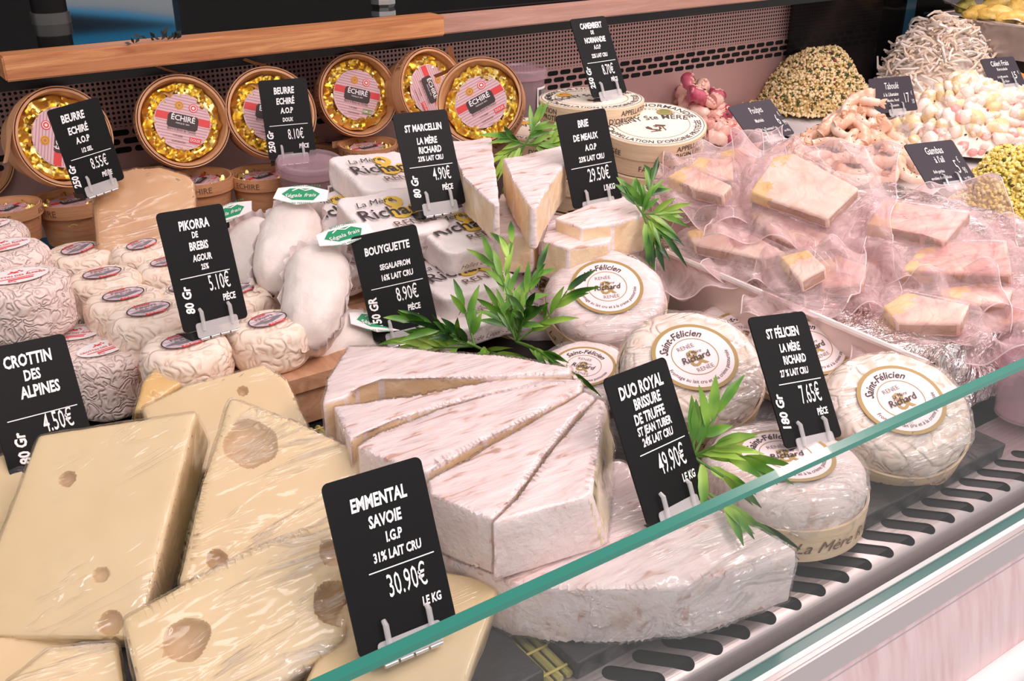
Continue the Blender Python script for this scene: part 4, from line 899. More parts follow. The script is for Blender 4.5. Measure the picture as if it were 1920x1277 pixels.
# ------------------------------------------------------------------ brie wedges
BM = (RINDS, RINDB, PASTE)
def br(label, poly, smap, z, th): bw(label, poly, smap, z, th, .0012, None, BM, 'brie_wedge', 'brie wedges', bevel=.0025)
br('brie wedge standing right of the card 4,90, pointed end to the viewer', [(838, 264), (921, 257), (926, 300), (932, 348), (938, 384), (926, 384), (870, 330)], [1, 2, 2, 2, 2, 2, 2], .132, .034)
br('brie wedge with bright cut sides left of the card 29,50', [(943, 297), (1052, 272), (1064, 300), (1030, 345), (1006, 388), (994, 388), (962, 335)], [1, 2, 2, 2, 2, 2, 2], .134, .036)
br('brie wedge right of the card 29,50, cut face turned to the right', [(1040, 408), (1110, 378), (1175, 366), (1204, 384), (1212, 400), (1150, 418), (1090, 426)], [1, 1, 1, 2, 2, 2, 2], .100, .036)
br('low brie wedge in front of the card 29,50', [(1028, 412), (1090, 402), (1142, 408), (1152, 432), (1145, 452), (1065, 465), (1016, 450)], [1, 1, 2, 2, 2, 2, 2], .088, .034)
br('brie wedge lying beneath the two standing ones', [(900, 420), (940, 362), (985, 372), (1012, 420), (1000, 440), (930, 440)], [1, 1, 2, 2, 2, 2], .092, .036)
slabthing('brie_quarter', 'brie quarter at the bottom of the brie pile', 'cheese wheel', zpts([(930, 440), (1010, 400), (1150, 410), (1215, 440), (1180, 480), (1040, 500)], .054), Vector((0, 0, -.04)), [RINDS, RINDB], bevel=.003, res=.008, amp=.001)

# ------------------------------------------------------------------ foil tray and vacuum packed foie gras
def crumple_sheet(fn, nu, nv, amp, freq, seed):
    vs = []; 
    for i in range(nu+1):
        for j in range(nv+1):
            p, nn = fn(i/nu, j/nv); p = Vector(p); q = p*freq+Vector((seed, 0, 0)); vs.append(p+Vector(nn)*(abs(noise.noise(q))*1.6+noise.noise(q*2.3)*.6-.5)*amp)
    return vs, [(i*(nv+1)+j, (i+1)*(nv+1)+j, (i+1)*(nv+1)+j+1, i*(nv+1)+j+1) for i in range(nu) for j in range(nv)]
TX, TY, TZ = .612, .362, .062
t = thing('foil_tray', 'foil covered tray under the vacuum packs, crumpled foil hanging at the right front', 'tray', Matrix.Translation((.85, .5, 0)))
inv = Vector((-.85, -.5, 0))
mb = MB(); vs, fs = crumple_sheet(lambda u, v: ((TX+u*.36, TY+v*.30, TZ), (0, 0, 1)), 40, 28, .003, 40, 1); mb.add([v+inv for v in vs], fs, FOIL); mb.build('foil_top', t, True, 25)
mb = MB(); vs, fs = crumple_sheet(lambda u, v: ((TX, TY+u*.30, TZ*v), (-1, 0, 0)), 28, 8, .0015, 40, 2); mb.add([v+inv for v in vs], fs, plain('pinkish_tray_side', (.80, .62, .58), .35, .3)); mb.build('tray_side', t, True, 25)
mb = MB(); vs, fs = crumple_sheet(lambda u, v: ((TX+.012+u*.348, TY-.004*(1-v)-.008*math.sin(v*3), .004+TZ*v), (0, -1, 0)), 60, 12, .012, 38, 3); mb.add([v+inv for v in vs], fs, FOIL); mb.build('foil_skirt', t, True, 25)
MB().tube([Vector((TX, TY, TZ+.001))+inv, Vector((TX, TY+.30, TZ+.001))+inv], .0028, plain('pale_tray_rim', (.88, .76, .74), .25, .4), 8).build('rim', t)

def polydist(x, y, q):
    """distance outside a convex-ish outline, 0 inside"""
    ins = False; best = 9; n = len(q)
    for k in range(n):
        (x0, y0), (x1, y1) = q[k], q[(k+1) % n]
        if (y0 > y) != (y1 > y) and x < (x1-x0)*(y-y0)/(y1-y0)+x0: ins = not ins
        dx, dy = x1-x0, y1-y0; t = max(0, min(1, ((x-x0)*dx+(y-y0)*dy)/(dx*dx+dy*dy))); best = min(best, math.hypot(x-x0-t*dx, y-y0-t*dy))
    return 0 if ins else best
def vacpack(label, poly, D, gam, dx, dy, spin, top_m, th=.013, mx=.030, my=.026, seed=1, amp=.015, fat=True):
    px = sum(a for a, b in poly)/len(poly); py = sum(b for a, b in poly)/len(poly)
    p, n = facing(px, py, D, gam, dx, dy); Bm = basis(n, RT, spin)
    q0 = [Bm.transposed() @ (onplane(x, y, p, n)-p) for x, y in poly]; x0, x1 = min(v.x for v in q0), max(v.x for v in q0); y0, y1 = min(v.y for v in q0), max(v.y for v in q0)
    p = p+Bm @ Vector(((x0+x1)/2, (y0+y1)/2, 0)); q = [(v.x-(x0+x1)/2, v.y-(y0+y1)/2) for v in q0]; a, b = x1-x0, y1-y0
    M = mat4(p, Bm); t = thing('vacuum_packed_foie_gras', label, 'foie gras pack', M, 'vacuum packed foie gras slices')
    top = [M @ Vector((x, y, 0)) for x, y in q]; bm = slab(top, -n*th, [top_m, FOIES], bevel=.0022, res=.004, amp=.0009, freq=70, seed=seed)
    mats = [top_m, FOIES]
    if fat:
        mats.append(FAT); c = M @ Vector((*q[0], -th/2)); c2 = M @ Vector((*q[1], -th/2))
        for f in bm.faces:
            m = f.calc_center_median()
            if (m-c).length < .020+.008*noise.noise(m*150) or (m-c2).length < .013+.008*noise.noise(m*170): f.material_index = 2
    bm_obj(bm, 'foie_gras_slice', mats, t)
    A, B = a+2*mx, b+2*my; nx, ny = 54, 40; mb = MB(); o = Vector((seed*7.3, seed*2.1, 0)); m_ = min(mx, my)
    dist = [[polydist((i/nx-.5)*A, (j/ny-.5)*B, q) for j in range(ny+1)] for i in range(nx+1)]
    for side in (1, -1):
        vs = []
        for i in range(nx+1):
            for j in range(ny+1):
                x = (i/nx-.5)*A; y = (j/ny-.5)*B; d = max(0, dist[i][j]-.001); s = min(1, d/.013); s = s*s*(3-2*s)
                edge = min(1, d/m_)
                mid = -th*.55+amp*edge*(noise.noise(Vector((x*26, y*26, 0))+o)*1.5+.45*math.sin(x*130+y*60+seed))-.006*edge
                cr = noise.noise(Vector((x*90, y*90, side))+o)*.0016*(.4+edge)
                z = (.0016 if side > 0 else -th-.0014)*(1-s)+(mid+side*.0005)*s+cr*s
                vs.append((x+.007*noise.noise(Vector((x*30, y*30, 9))+o)*edge, y+.007*noise.noise(Vector((x*30, y*30, 4))+o)*edge, z))
        fs = [(i*(ny+1)+j, (i+1)*(ny+1)+j, (i+1)*(ny+1)+j+1, i*(ny+1)+j+1) for i in range(nx) for j in range(ny)]
        mb.add(vs, fs if side > 0 else [f[::-1] for f in fs], BAG)
    bag = mb.build('vacuum_bag', t, True, 60)
    V0 = mb.v[:(nx+1)*(ny+1)]; loop = [i*(ny+1) for i in range(nx+1)]+[nx*(ny+1)+j for j in range(1, ny+1)]+[i*(ny+1)+ny for i in range(nx-1, -1, -1)]+[j for j in range(ny-1, -1, -1)]
    MB().tube([V0[i] for i in loop], .00055, EDGEP, 5, False).build('sealed_edge', bag); return t  # pale tube along the seal stands for light caught by the bag edge
FOIEP = speck('pale_foie_gras', [(.30, (.78, .48, .38)), (.45, (.86, .66, .52)), (.6, (.90, .76, .62)), (.76, (.90, .80, .58))], 40, .4, 120, .0006)
FOIER = speck('rosy_foie_gras', [(.30, (.46, .14, .12)), (.43, (.68, .34, .27)), (.57, (.78, .48, .37)), (.74, (.84, .64, .46))], 60, .4, 120, .0006, .8, (.5, 1.4, 1))
vacpack('large pale foie gras slice in its bag, topmost in the middle of the pile', [(1405, 360), (1452, 293), (1488, 286), (1611, 352), (1552, 410)], .90, 46, -.05, 1, -18, FOIEP, mx=.030, my=.026, seed=1)
vacpack('foie gras pack with pink slice right of the topmost one, before card 5,90', [(1623, 420), (1660, 374), (1822, 396), (1770, 454), (1731, 436)], .862, 54, .1, 1, -3, FOIER, seed=2, mx=.034)
vacpack('foie gras pack at the right with a yellow edged pink slice over the foil', [(1687, 508), (1722, 466), (1780, 452), (1886, 452), (1897, 514)], .83, 54, 0, 1, -2, FOIER, seed=3, mx=.034, my=.028)
vacpack('foie gras pack at the rear left of the pile below the card 6,99', [(1342, 300), (1352, 282), (1424, 266), (1408, 326), (1350, 322)], .98, 54, -.2, 1, -8, FOIE, seed=4, mx=.024)
vacpack('foie gras pack at the rear left corner in front of the crest lid box', [(1290, 310), (1310, 292), (1372, 298), (1376, 336), (1346, 334)], .96, 56, -.1, 1, -10, FOIE, seed=5, mx=.026)
vacpack('foie gras pack resting on the half hidden wooden box', [(1250, 330), (1288, 308), (1372, 346), (1356, 366), (1300, 352)], .945, 58, -.1, 1, -20, FOIE, seed=6, mx=.020, my=.020)
vacpack('foie gras pack low at the left of the pile above the soft cheeses', [(1286, 432), (1338, 416), (1402, 436), (1474, 470), (1430, 484), (1300, 456)], .90, 58, -.2, 1, -20, FOIEP, seed=7, mx=.022)
vacpack('foie gras pack beneath the topmost one, bag edge in waves', [(1404, 398), (1440, 388), (1560, 440), (1520, 474), (1450, 440)], .89, 56, 0, 1, -18, FOIE, seed=8, mx=.026)
vacpack('foie gras pack with brown slice under the middle of the pile', [(1526, 492), (1570, 476), (1626, 496), (1618, 532), (1540, 536)], .84, 56, 0, 1, -10, FOIE, seed=9, mx=.022)
vacpack('foie gras pack low in the middle, bag hanging over the tray side', [(1462, 480), (1515, 466), (1548, 500), (1500, 526)], .83, 56, -.2, 1, -24, FOIEP, seed=10, mx=.024)
vacpack('foie gras pack at the bottom right hanging over the foil', [(1655, 572), (1700, 546), (1818, 570), (1800, 606), (1680, 604)], .78, 56, 0, 1, -10, FOIE, seed=11, mx=.030)
vacpack('foie gras pack at the lower right picture edge', [(1838, 594), (1925, 552), (1940, 590), (1852, 618)], .79, 54, .1, 1, 18, FOIER, seed=12, mx=.024)
vacpack('yellow fatty foie gras pack under the bag of the pink slice', [(1568, 484), (1625, 476), (1650, 492), (1605, 514)], .865, 58, 0, 1, 0, FAT, seed=13, mx=.022)
vacpack('foie gras pack under the yellow edged one, its slice end showing right of it', [(1760, 540), (1850, 528), (1900, 540), (1890, 572), (1770, 566)], .80, 56, 0, 1, -2, FOIE, seed=14, mx=.024)
q = atd(1945, 668, .74)
t = thing('plastic_cup', 'grey plastic cup cut off by the right picture edge in front of the foil', 'cup', Matrix.Translation((q.x, q.y, .0)))
MB().lathe([(.0001, .012), (.020, .012), (.024, .06), (.0225, .06), (.019, .014), (.0001, .014)], LIDP, 32).build('cup', t)
MB().lathe([(.0001, .064), (.026, .064), (.028, .061), (.028, .055), (.0265, .055)], LIDP, 40).build('lid', t)

# ------------------------------------------------------------------ salads on white dishes
def dish(label, x0, x1, y0, y1, z=.004, rim=.012):
    t = thing('white_dish', label, 'dish', Matrix.Translation(((x0+x1)/2, (y0+y1)/2, z)), 'white serving dishes')
    a, b = (x1-x0)/2, (y1-y0)/2; mb = MB(); rings = []
    for k, (s, zz) in enumerate(((.05, .002), (.80, .002), (.86, .006), (.985, rim), (1.0, rim), (1.0, rim-.003), (.85, 0), (.05, 0))):
        rr = []
        for (x, y) in rrect(2*a*s, 2*b*s, min(.02, a*s*.4), 4): rr.append((x, y-b*s, zz))
        rings.append(rr)
    n = len(rings[0]); vs = [p for r in rings for p in r]
    mb.add(vs, [(k*n+j, k*n+(j+1) % n, (k+1)*n+(j+1) % n, (k+1)*n+j) for k in range(len(rings)-1) for j in range(n)]+[tuple(range(n))], PORC)
    mb.build('plate', t, True, 30); return t
ICO = None
def ico(sub):
    bm = bmesh.new(); bmesh.ops.create_icosphere(bm, subdivisions=sub, radius=1); v = np.array([x.co[:] for x in bm.verts]); f = np.array([[q.index for q in p.verts] for p in bm.faces]); bm.free(); return v, f
def scatter(name, pts, sizes, tmpl, mats, midx, parent, aniso=.35, smooth=True, rough=0):
    V, F = tmpl; n = len(pts); rng = np.random.default_rng(len(pts)); q = rng.normal(size=(n, 4)); q /= np.linalg.norm(q, axis=1)[:, None]
    w_, x, y, z = q.T
    R = np.stack([1-2*(y*y+z*z), 2*(x*y-z*w_), 2*(x*z+y*w_), 2*(x*y+z*w_), 1-2*(x*x+z*z), 2*(y*z-x*w_), 2*(x*z-y*w_), 2*(y*z+x*w_), 1-2*(x*x+y*y)], 1).reshape(n, 3, 3)
    sc = np.asarray(sizes)[:, None]*(1+rng.uniform(-aniso, aniso, (n, 3)))
    W = V[None]*sc[:, None, :]
    if rough: W = W*(1+rng.uniform(-rough, rough, (n, len(V), 1)))
    P = np.einsum('nij,nvj->nvi', R, W)+np.asarray(pts)[:, None, :]
    Fa = (F[None]+(np.arange(n)*len(V))[:, None, None]).reshape(-1, 3)
    me = bpy.data.meshes.new(name); me.from_pydata(P.reshape(-1, 3).tolist(), [], Fa.tolist())
    for m in mats: me.materials.append(m)
    me.polygons.foreach_set('material_index', np.repeat(np.asarray(midx, dtype=np.int32), len(F)))
    me.polygons.foreach_set('use_smooth', [smooth]*len(Fa)); me.update(); return obj(name, me, parent)
def heap_surf(rng, rx, ry, h, k=1.0, lump=.1, seed=0):
    while True:
        x, y = rng.uniform(-1, 1, 2); r = math.hypot(x, y)
        if r < 1: break
    z = h*(1-r**2.3)**.92; z *= 1+lump*noise.noise(Vector((x*2.5, y*2.5, seed)))*2
    return np.array((x*rx, y*ry, max(0, z)*k)), r
def heap_core(name, rx, ry, h, mat, seed, parent, k=.93, lump=.1):
    mb = MB(); n = 40; R_ = 14; vs = [(0, 0, h*k)]
    for j in range(1, R_+1):
        for i in range(n):
            a = 2*PI*i/n; r = j/R_; x, y = r*math.cos(a), r*math.sin(a); z = h*max(0, 1-r**2.3)**.92*(1+lump*noise.noise(Vector((x*2.5, y*2.5, seed)))*2)
            vs.append((x*rx*.985, y*ry*.985, max(0, z)*k))
    fs = [(0, 1+i, 1+(i+1) % n) for i in range(n)]
    for j in range(R_-1): fs += [(1+j*n+i, 1+(j+1)*n+i, 1+(j+1)*n+(i+1) % n, 1+j*n+(i+1) % n) for i in range(n)]
    mb.add(vs, fs, mat); return mb.build(name, parent)
def grains(label, cat, name, px, py, z, rx, ry, h, n, size, mats, wts, core, seed, lump=.12):
    p = atz(px, py, z); t = thing(name, label, cat, Matrix.Translation(p)); t['kind'] = 'stuff'
    heap_core('heap', rx, ry, h, core, seed, t, lump=lump); rng = np.random.default_rng(seed); pts = []; sz = []
    for _ in range(n):
        q, r = heap_surf(rng, rx, ry, h, 1, lump, seed); pts.append(q+rng.normal(0, size*.5, 3)); sz.append(size*rng.uniform(.6, 1.25))
    for _ in range(n//12):
        a = rng.uniform(0, 2*PI); rr = 1+abs(rng.normal(0, .10)); pts.append((rx*rr*math.cos(a), ry*rr*math.sin(a), size*.5)); sz.append(size)
    mi = rng.choice(len(mats), len(pts), p=wts); scatter('grains', pts, sz, ico(1), mats, mi, t); return t
CREAMG = plain('cream_grain', (.84, .68, .40), .5); TANG = plain('tan_grain', (.62, .44, .16), .5); HERB = plain('chopped_herb', (.055, .075, .018), .5); DKR = plain('dark_red_bit', (.20, .02, .03), .4)
YEL = plain('yellow_grain', (.84, .66, .14), .5); YEL2 = plain('pale_yellow_grain', (.88, .76, .32), .5); RAIS = plain('raisin', (.10, .04, .02), .4)
dish('white dish under the tabbouleh', 1.19, 1.42, .935, 1.165)
dish('white dish under the prawns', .93, 1.19, .66, .92)
dish('white dish under the potato salad', 1.19, 1.46, .68, .97)
dish('white dish under the grated celery', 1.50, 1.76, .96, 1.165)
dish('white dish under the octopus salad', .92, 1.17, .94, 1.165)
grains('mound of beige tabbouleh with green herbs on a white dish', 'salad', 'tabbouleh', 1527, 192, .016, .100, .085, .084, 5200, .0026, [CREAMG, TANG, HERB, DKR], [.60, .24, .14, .02], TANG, 5)
grains('mound of yellow couscous with raisins at the right picture edge', 'salad', 'couscous', 1912, 408, .004, .090, .080, .088, 4600, .0024, [YEL, YEL2, HERB, RAIS], [.52, .42, .035, .025], YEL, 6)
# grated celery
p = atz(1750, 165, .016); t = thing('grated_celery', 'tall mound of creamy grated celery strands on a white dish', 'salad', Matrix.Translation(p)); t['kind'] = 'stuff'
CEL = plain('celery_strand', (.92, .76, .62), .4); CEL2 = plain('sauced_celery_strand', (.95, .87, .80), .35)
heap_core('heap', .098, .085, .112, CEL2, 9, t, .92); rng = np.random.default_rng(4); mb = MB()
for i in range(900):
    q, r = heap_surf(rng, .098, .085, .112, 1, .1, 9); L = rng.uniform(.024, .048); a = rng.uniform(0, 2*PI); d = Vector((math.cos(a), math.sin(a), rng.uniform(-.35, .35)-.55*r)); s = Vector(rng.normal(0, 1, 3)); c = Vector(q)+Vector((0, 0, .002))
    pts = [c+d*L*(u-.5)+s*L*.9*(.25-(u-.5)**2) for u in (0, .25, .5, .75, 1)]; rr = rng.uniform(.0018, .0027)
    mb.tube(pts, [rr*.7, rr, rr, rr, rr*.7], CEL if rng.random() < .45 else CEL2, 5)
mb.build('strands', t)
# potato salad
p = atz(1822, 258, .016); t = thing('potato_salad', 'broad mound of creamy potato salad with pink and red bits at right', 'salad', Matrix.Translation(p)); t['kind'] = 'stuff'
def sauced(name, c, lo=.46):
    return speck(name, [(lo, c), (lo+.12, (.93, .83, .76)), (.85, (.95, .87, .82))], 75, .28, 260, .0012)
POT = sauced('potato_chunk', (.86, .66, .36)); SAU = sauced('creamy_sauce', (.93, .80, .70)); HAM = sauced('pink_ham_chunk', (.80, .38, .36)); TOM = sauced('tomato_bit', (.58, .07, .06), .6)
heap_core('heap', .120, .115, .080, SAU, 12, t, .95, .16); rng = np.random.default_rng(8); pts = []; sz = []; mi = []
for i in range(620):
    q, r = heap_surf(rng, .120, .115, .080, 1, .16, 12); k = rng.choice(5, p=[.30, .44, .15, .04, .07]); pts.append(q-np.array((0, 0, .001))); sz.append({0: .0100, 1: .0085, 2: .0065, 3: .0045, 4: .0016}[int(k)]*rng.uniform(.7, 1.3)); mi.append(int(k))
scatter('chunks', pts, sz, ico(2), [POT, SAU, HAM, TOM, HERB], mi, t, .5, rough=.13)

# prawns: individual curled bodies
PRA = speck('cooked_prawn', [(.3, (.80, .42, .27)), (.48, (.88, .58, .43)), (.65, (.92, .75, .65))], 60, .25, 200, .0006, stretch=(1, 1, 1)); PRT = plain('prawn_tail', (.86, .50, .34), .35)
def prawn(seed):
    t = thing('prawn', 'peeled pink prawn with herb flecks in the heap on the white dish', 'prawn', Matrix(), 'prawns heaped on the dish')
    rn = random.Random(seed); curl = rn.uniform(1.5, 2.6); L = .056; n = 26; pts = []; rad = []; x = y = 0; a = -curl/2
    for i in range(n):
        u = i/(n-1); pts.append(Vector((x, y, 0))); a += curl/n; x += math.cos(a)*L/n; y += math.sin(a)*L/n
        rad.append(.0104*(1-.52*u)*(1 if u > .05 else .75)*(1-.10*abs(math.sin(u*PI*6))))
    c = sum(pts, Vector())/n; pts = [p-c for p in pts]; MB().tube(pts, rad, PRA, 12).build('body', t, True, 70)
    e = pts[-1]; d = (pts[-1]-pts[-3]).normalized(); mb = MB()
    for s in (-1, 0, 1): mb.tube([e, e+d*.006+Vector((0, 0, s*.003)), e+d*.010+Vector((0, 0, s*.006))], [.0022, .0026, .0008], PRT, 6)
    mb.build('tail', t); mb = MB()
    for k in range(9):
        i = rn.randrange(2, n-4); an = rn.uniform(0, 2*PI); q = pts[i]+Vector((0, math.sin(an), math.cos(an)))*rad[i]*.98; mb.box(q, (.0016, .0012, .001), HERB, Matrix.Rotation(an, 3, 'X'))
    mb.build('herb_flecks', t, False); return t
protos = [prawn(i) for i in range(4)]; used = set(); pc = atz(1592, 312, .018); rng = np.random.default_rng(15)
def place_prawn(i, M):
    k = i % 4
    if k in used: copy_tree(protos[k], M)
    else: used.add(k); protos[k].matrix_world = M
i = 0
for ring, (nn, rr, zz) in enumerate(((16, .090, .011), (11, .064, .011), (7, .040, .011), (3, .014, .011), (8, .044, .027), (4, .018, .028), (5, .024, .044), (2, .008, .060), (14, .066, .026), (11, .048, .042), (8, .030, .058), (5, .016, .072), (2, .006, .085))):
    for k in range(nn):
        a = 2*PI*(k+.5*ring)/nn+rng.uniform(-.15, .15); q = pc+Vector((rr*math.cos(a)*1.08, rr*math.sin(a), zz+rng.uniform(-.003, .003)))
        n = Vector((math.cos(a)*.5, math.sin(a)*.5, 1)).normalized(); place_prawn(i, mat4(q, basis(n, Vector((1, 0, 0)), rng.uniform(0, 360)) @ Matrix.Rotation(rng.uniform(-.5, .5), 3, 'X'))); i += 1
# octopus
OCT = speck('marinated_octopus', [(.32, (.45, .06, .10)), (.45, (.80, .42, .36)), (.65, (.90, .66, .54))], 34, .25, 120, .001); OCTP = speck('purple_octopus_skin', [(.35, (.30, .02, .06)), (.6, (.62, .14, .20))], 50, .2, 120, .001)
def octo(seed, mat):
    t = thing('octopus_piece', 'marinated octopus piece with herbs in the red and pink pile behind the card 6,99', 'octopus piece', Matrix(), 'octopus pieces'); rn = random.Random(seed)
    n = 14; x = y = z = 0; a = 0; pts = []; rad = []
    for i in range(n): pts.append(Vector((x, y, z))); a += rn.uniform(-.1, .42); x += math.cos(a)*.0032; y += math.sin(a)*.0032; z += rn.uniform(-.0006, .0006); rad.append(.0085*(1-.55*i/n)*(1+.15*math.sin(i*1.9)))
    c = sum(pts, Vector())/n; pts = [p-c for p in pts]; MB().tube(pts, rad, mat, 12).build('tentacle', t, True, 70); mb = MB()
    for i in range(1, n-1):
        q = pts[i]+Vector((0, 0, rad[i]*.9)); mb.lathe([(.0001, .0004), (.0012, .0008), (.0022, .0014), (.0024, 0), (.002, -.001)], OCT, 8, q)
    mb.build('suckers', t); mb = MB()
    for k in range(5): i = rn.randrange(1, n-1); mb.box(pts[i]+Vector((0, rad[i]*.7, rad[i]*.7)), (.003, .002, .001), HERB)
    mb.build('herb_flecks', t, False); return t
op = [octo(1, OCT), octo(2, OCTP), octo(5, OCT)]; used2 = set(); rng = np.random.default_rng(3); i = 0
for (px, py, z) in ((1270, 176, .055), (1300, 165, .085), (1322, 178, .075), (1285, 188, .045), (1310, 195, .055), (1335, 192, .06), (1268, 200, .03), (1290, 205, .03), (1340, 212, .045), (1325, 222, .04), (1355, 228, .035), (1345, 243, .03), (1330, 255, .025), (1362, 250, .02), (1370, 246, .02), (1300, 178, .065), (1345, 178, .06), (1318, 208, .05), (1350, 262, .012), (1375, 262, .012), (1335, 236, .045), (1290, 190, .055), (1308, 186, .07), (1330, 205, .05), (1300, 212, .03), (1318, 225, .03), (1345, 226, .04), (1358, 240, .03), (1282, 206, .03)):
    q = atz(px, py, max(.024, z*.92)); M = mat4(q, Matrix.Rotation(rng.uniform(0, 6.28), 3, 'Z') @ Matrix.Rotation(rng.uniform(-.9, .9), 3, 'X')) @ Matrix.Scale(rng.uniform(1.0, 1.4), 4); k = i % 3
    if k in used2: copy_tree(op[k], M)
    else: used2.add(k); op[k].matrix_world = M
    i += 1
# fritter pan at top right
PX, PZ = 1.72, .130
t = thing('steel_pan', 'stained steel pan lined with pale paper at the top right corner', 'pan', Matrix.Translation((PX+.13, 1.03, .075)))
inv = -Vector((PX+.13, 1.03, .075)); x0, x1, y0, y1, zb = PX, PX+.28, .86, 1.156, .072
mb = MB(); mb.add([Vector(v)+inv for v in ((x0, y0, PZ), (x1, y0, PZ), (x1, y1, PZ), (x0, y1, PZ), (x0+.012, y0+.012, zb), (x1-.012, y0+.012, zb), (x1-.012, y1-.012, zb), (x0+.012, y1-.012, zb))], [(0, 4, 7, 3), (0, 1, 5, 4), (1, 2, 6, 5), (2, 3, 7, 6), (4, 5, 6, 7)], STEELB); mb.build('pan_body', t, False)
mb = MB()
for a, b in (((x0, y0), (x1, y0)), ((x1, y0), (x1, y1)), ((x1, y1), (x0, y1)), ((x0, y1), (x0, y0))): mb.tube([Vector((*a, PZ))+inv, Vector((*b, PZ))+inv], .0032, STEEL, 8)
mb.build('rolled_rim', t)
MB().box(Vector(((x0+x1)/2, 1.0, .036))+inv, (.20, .22, .070), DARKS).build('stand', t, False)
t2 = thing('lining_paper', 'crumpled pale pink lining paper standing up over the edge of the steel pan', 'paper', Matrix.Translation((PX+.06, 1.05, PZ)))
mb = MB(); vs, fs = crumple_sheet(lambda u, v: ((-.052+v*.19, -.18+u*.28, -.004+.014*max(0, 1-v*5)+(.030*max(0, (u-.72)/.28))), (.3, 0, 1)), 30, 16, .012, 18, 5); mb.add(vs, fs, PLAST); mb.build('sheet', t2, True, 40)
FRI = speck('golden_fritter', [(.3, (.62, .34, .05)), (.5, (.82, .58, .14)), (.7, (.88, .76, .36))], 40, .45, 90, .003); FRG = speck('greenish_fritter', [(.3, (.30, .26, .05)), (.6, (.66, .56, .14))], 40, .45, 90, .003); FRO = speck('orange_fritter', [(.3, (.66, .20, .03)), (.7, (.84, .36, .07))], 50, .4, 90, .002)
def fritter(label, px, py, D, l, w_, h, spin, mat, seed, name='fritter', grp='fritters on the paper'):
    q = atd(px, py, D); t = thing(name, label, 'fritter', mat4(q, rotz(spin)), grp); mb = MB(); mb.lathe([(math.sin(PI*k/14)+1e-4, -math.cos(PI*k/14)) for k in range(15)], mat, 24)
    out = []
    for v in mb.v: v = Vector(v); kk = 1+.28*noise.noise(v*1.6+Vector((seed, 0, 0)))+.10*noise.noise(v*4+Vector((seed, 0, 0))); out.append((v.x*l*kk, v.y*w_*kk, v.z*h*kk))
    mb.v = out; mb.build('crust', t, True, 80); return t
for k, a in enumerate((('greenish fritter at the far left end of the pan', 1812, 12, 1.83, .036, .016, .013, 20, FRG), ('long golden fritter second from the left in the pan', 1838, 24, 1.79, .034, .017, .013, -20, FRI), ('golden fritter in the middle of the pan front', 1868, 26, 1.77, .030, .016, .014, -45, FRI), ('golden fritter nearest the pan rim at the right', 1898, 34, 1.76, .030, .018, .014, -25, FRI), ('pale fritter at the right picture edge, lowest', 1922, 46, 1.74, .022, .016, .014, 10, FRI), ('golden fritter behind, under the top picture edge', 1868, 6, 1.85, .036, .018, .014, 0, FRI), ('golden fritter in the top right corner', 1908, 12, 1.83, .034, .018, .014, 20, FRI))):
    fritter(*a, k*3+1)
fritter('orange crisp fritter behind the potato salad at the right picture edge', 1908, 166, 1.52, .020, .018, .022, 0, FRO, 31, grp=None)
fritter('second orange crisp fritter lower at the right picture edge', 1924, 190, 1.50, .020, .018, .020, 40, FRO, 37, grp=None)

# ------------------------------------------------------------------ bamboo leaf sprigs
def sprig(label, px, py, D, stems, seed, wl=.0050):
    """stems: (dx, dy in image pixels, toward) end offsets from the foot"""
    base = atd(px, py, D); t = thing('bamboo_sprig', label, 'leaf sprig', Matrix.Translation(base), 'artificial bamboo sprigs'); rn = random.Random(seed); sm = MB(); lm = MB()
    for (ex, ey, dd, leaves) in stems:
        end = atd(px+ex, py+ey, D+dd)-base; side = Vector((rn.uniform(-1, 1), rn.uniform(-1, 1), 0))*end.length*.08
        pts = [end*u+side*math.sin(u*PI) for u in (0, .25, .5, .75, 1)]; sm.tube(pts, [.0011, .001, .0009, .0008, .0006], STEM, 6)
        d0 = end.normalized()
        leaves = int(leaves*1.7)
        for k in range(leaves):
            u = .12+.88*(k+1)/leaves; q = end*u+side*math.sin(u*PI); a = rn.uniform(0, 2*PI); o = (RT*math.cos(a)+UP*math.sin(a)*.7-FW*.4*rn.random()); d = (d0*rn.uniform(.5, 1.3)+o*rn.uniform(.35, .8)).normalized()
            if k == leaves-1: d = d0
            L = rn.uniform(.020, .037); wv = d.cross(FW+Vector((rn.uniform(-.5, .5), rn.uniform(-.5, .5), rn.uniform(-.5, .5)))).normalized(); nn = d.cross(wv); vs = []; N_ = 8
            for j in range(N_+1):
                s = j/N_; ww = wl*rn.uniform(.8, 1.0)*(math.sin(PI*s**.75))**.9*.62 if 0 < s < 1 else .0002; c = q+d*L*s-Vector((0, 0, 1))*L*.22*s*s
                vs += [c-wv*ww+nn*ww*.35, c, c+wv*ww+nn*ww*.35]
            lm.add(vs, [(3*j+i2, 3*j+i2+1, 3*j+i2+4, 3*j+i2+3) for j in range(N_) for i2 in (0, 1)], LEAF)
    sm.build('stems', t); lm.build('leaves', t, True, 60); return t
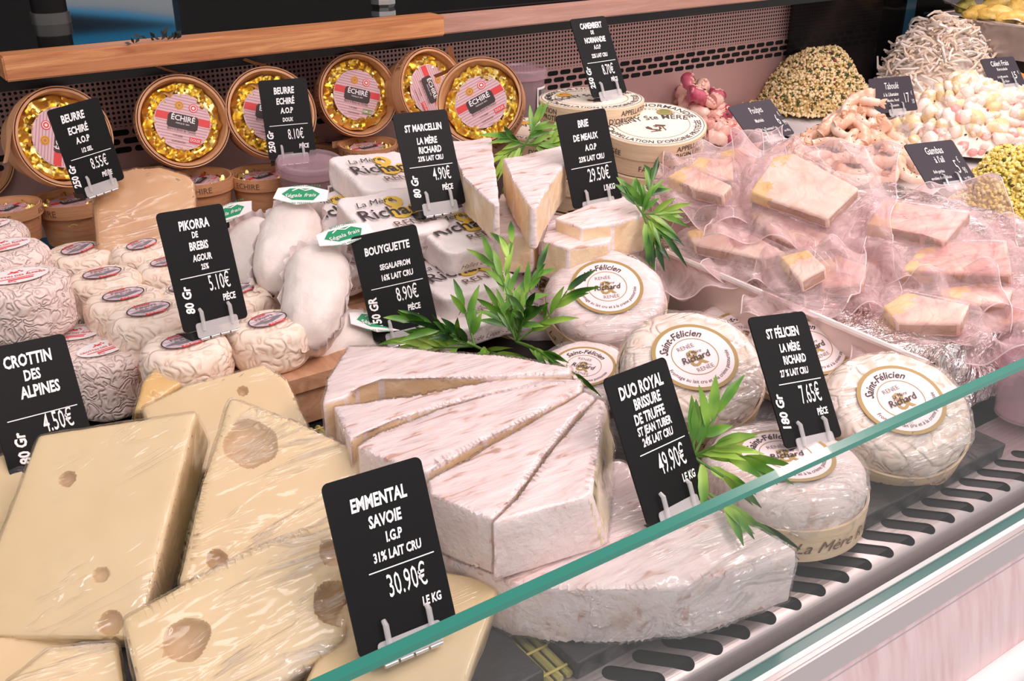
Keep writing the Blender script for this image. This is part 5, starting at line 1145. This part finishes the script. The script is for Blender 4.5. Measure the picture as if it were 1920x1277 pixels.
sprig('largest bamboo leaf sprig standing before the readable boxed cheese', 968, 640, .80, [(-8, -185, .03, 6), (40, -130, .0, 6), (-45, -150, .02, 5), (95, -95, -.01, 5), (70, 40, -.05, 3), (20, -60, -.03, 6), (-30, -60, 0, 5), (110, 60, -.06, 3)], 1)
sprig('bamboo leaves lying low at the foot of the card 8,90', 890, 648, .78, [(-120, -45, -.02, 5), (-60, -30, -.02, 5), (-20, -70, 0, 4), (60, 20, -.02, 4), (-100, -10, 0, 4), (-95, 0, .0, 3)], 2)
sprig('bamboo leaves between the card 49,90 and the flat boxed cheese', 1300, 856, .60, [(45, -80, 0, 3), (10, -55, 0, 2), (90, 0, -.01, 4), (70, 45, -.01, 3), (40, -20, -.01, 3), (-5, 30, .0, 2)], 3, .0055)
sprig('bamboo leaves hanging over the corner of the truffled brie wheel', 1330, 925, .585, [(95, 62, -.01, 3), (40, 40, -.01, 2)], 4, .0055)
sprig('bamboo leaves behind the brie wedges under the rightmost butter basket', 985, 270, 1.0, [(-30, -10, 0, 4), (20, -40, 0, 5), (50, 0, 0, 4), (-40, 20, 0, 4), (60, -30, .02, 4), (-20, 45, 0, 3), (70, 15, 0, 3)], 5)
sprig('bamboo leaves right of the brie wedges beside the lower wooden boxes', 1205, 400, .90, [(20, -70, .02, 5), (30, 30, 0, 5), (0, -20, 0, 5), (25, 60, 0, 4), (-25, -40, 0, 4), (35, 0, 0, 4)], 6)
p = atz(292, 78, .224)
t = thing('dark_plant_sprig', 'small dark leafy sprig on the black counter just above the oak board', 'plant', Matrix.Translation(p)); mb = MB()
for k in range(22):
    x = random.uniform(-.026, .022); d = Vector((random.uniform(-1, 1), random.uniform(-.3, .3), random.uniform(.2, 1))).normalized(); wv = d.cross(FW).normalized(); L = random.uniform(.006, .011); c = Vector((x, 0, random.uniform(0, .006)))
    mb.add([c, c+d*L*.5+wv*L*.22, c+d*L, c+d*L*.5-wv*L*.22], [(0, 1, 2, 3)], plain('dark_leaf', (.012, .014, .012), .4) if 'dark_leaf' not in MATS else MATS['dark_leaf'])
mb.build('leaves', t)
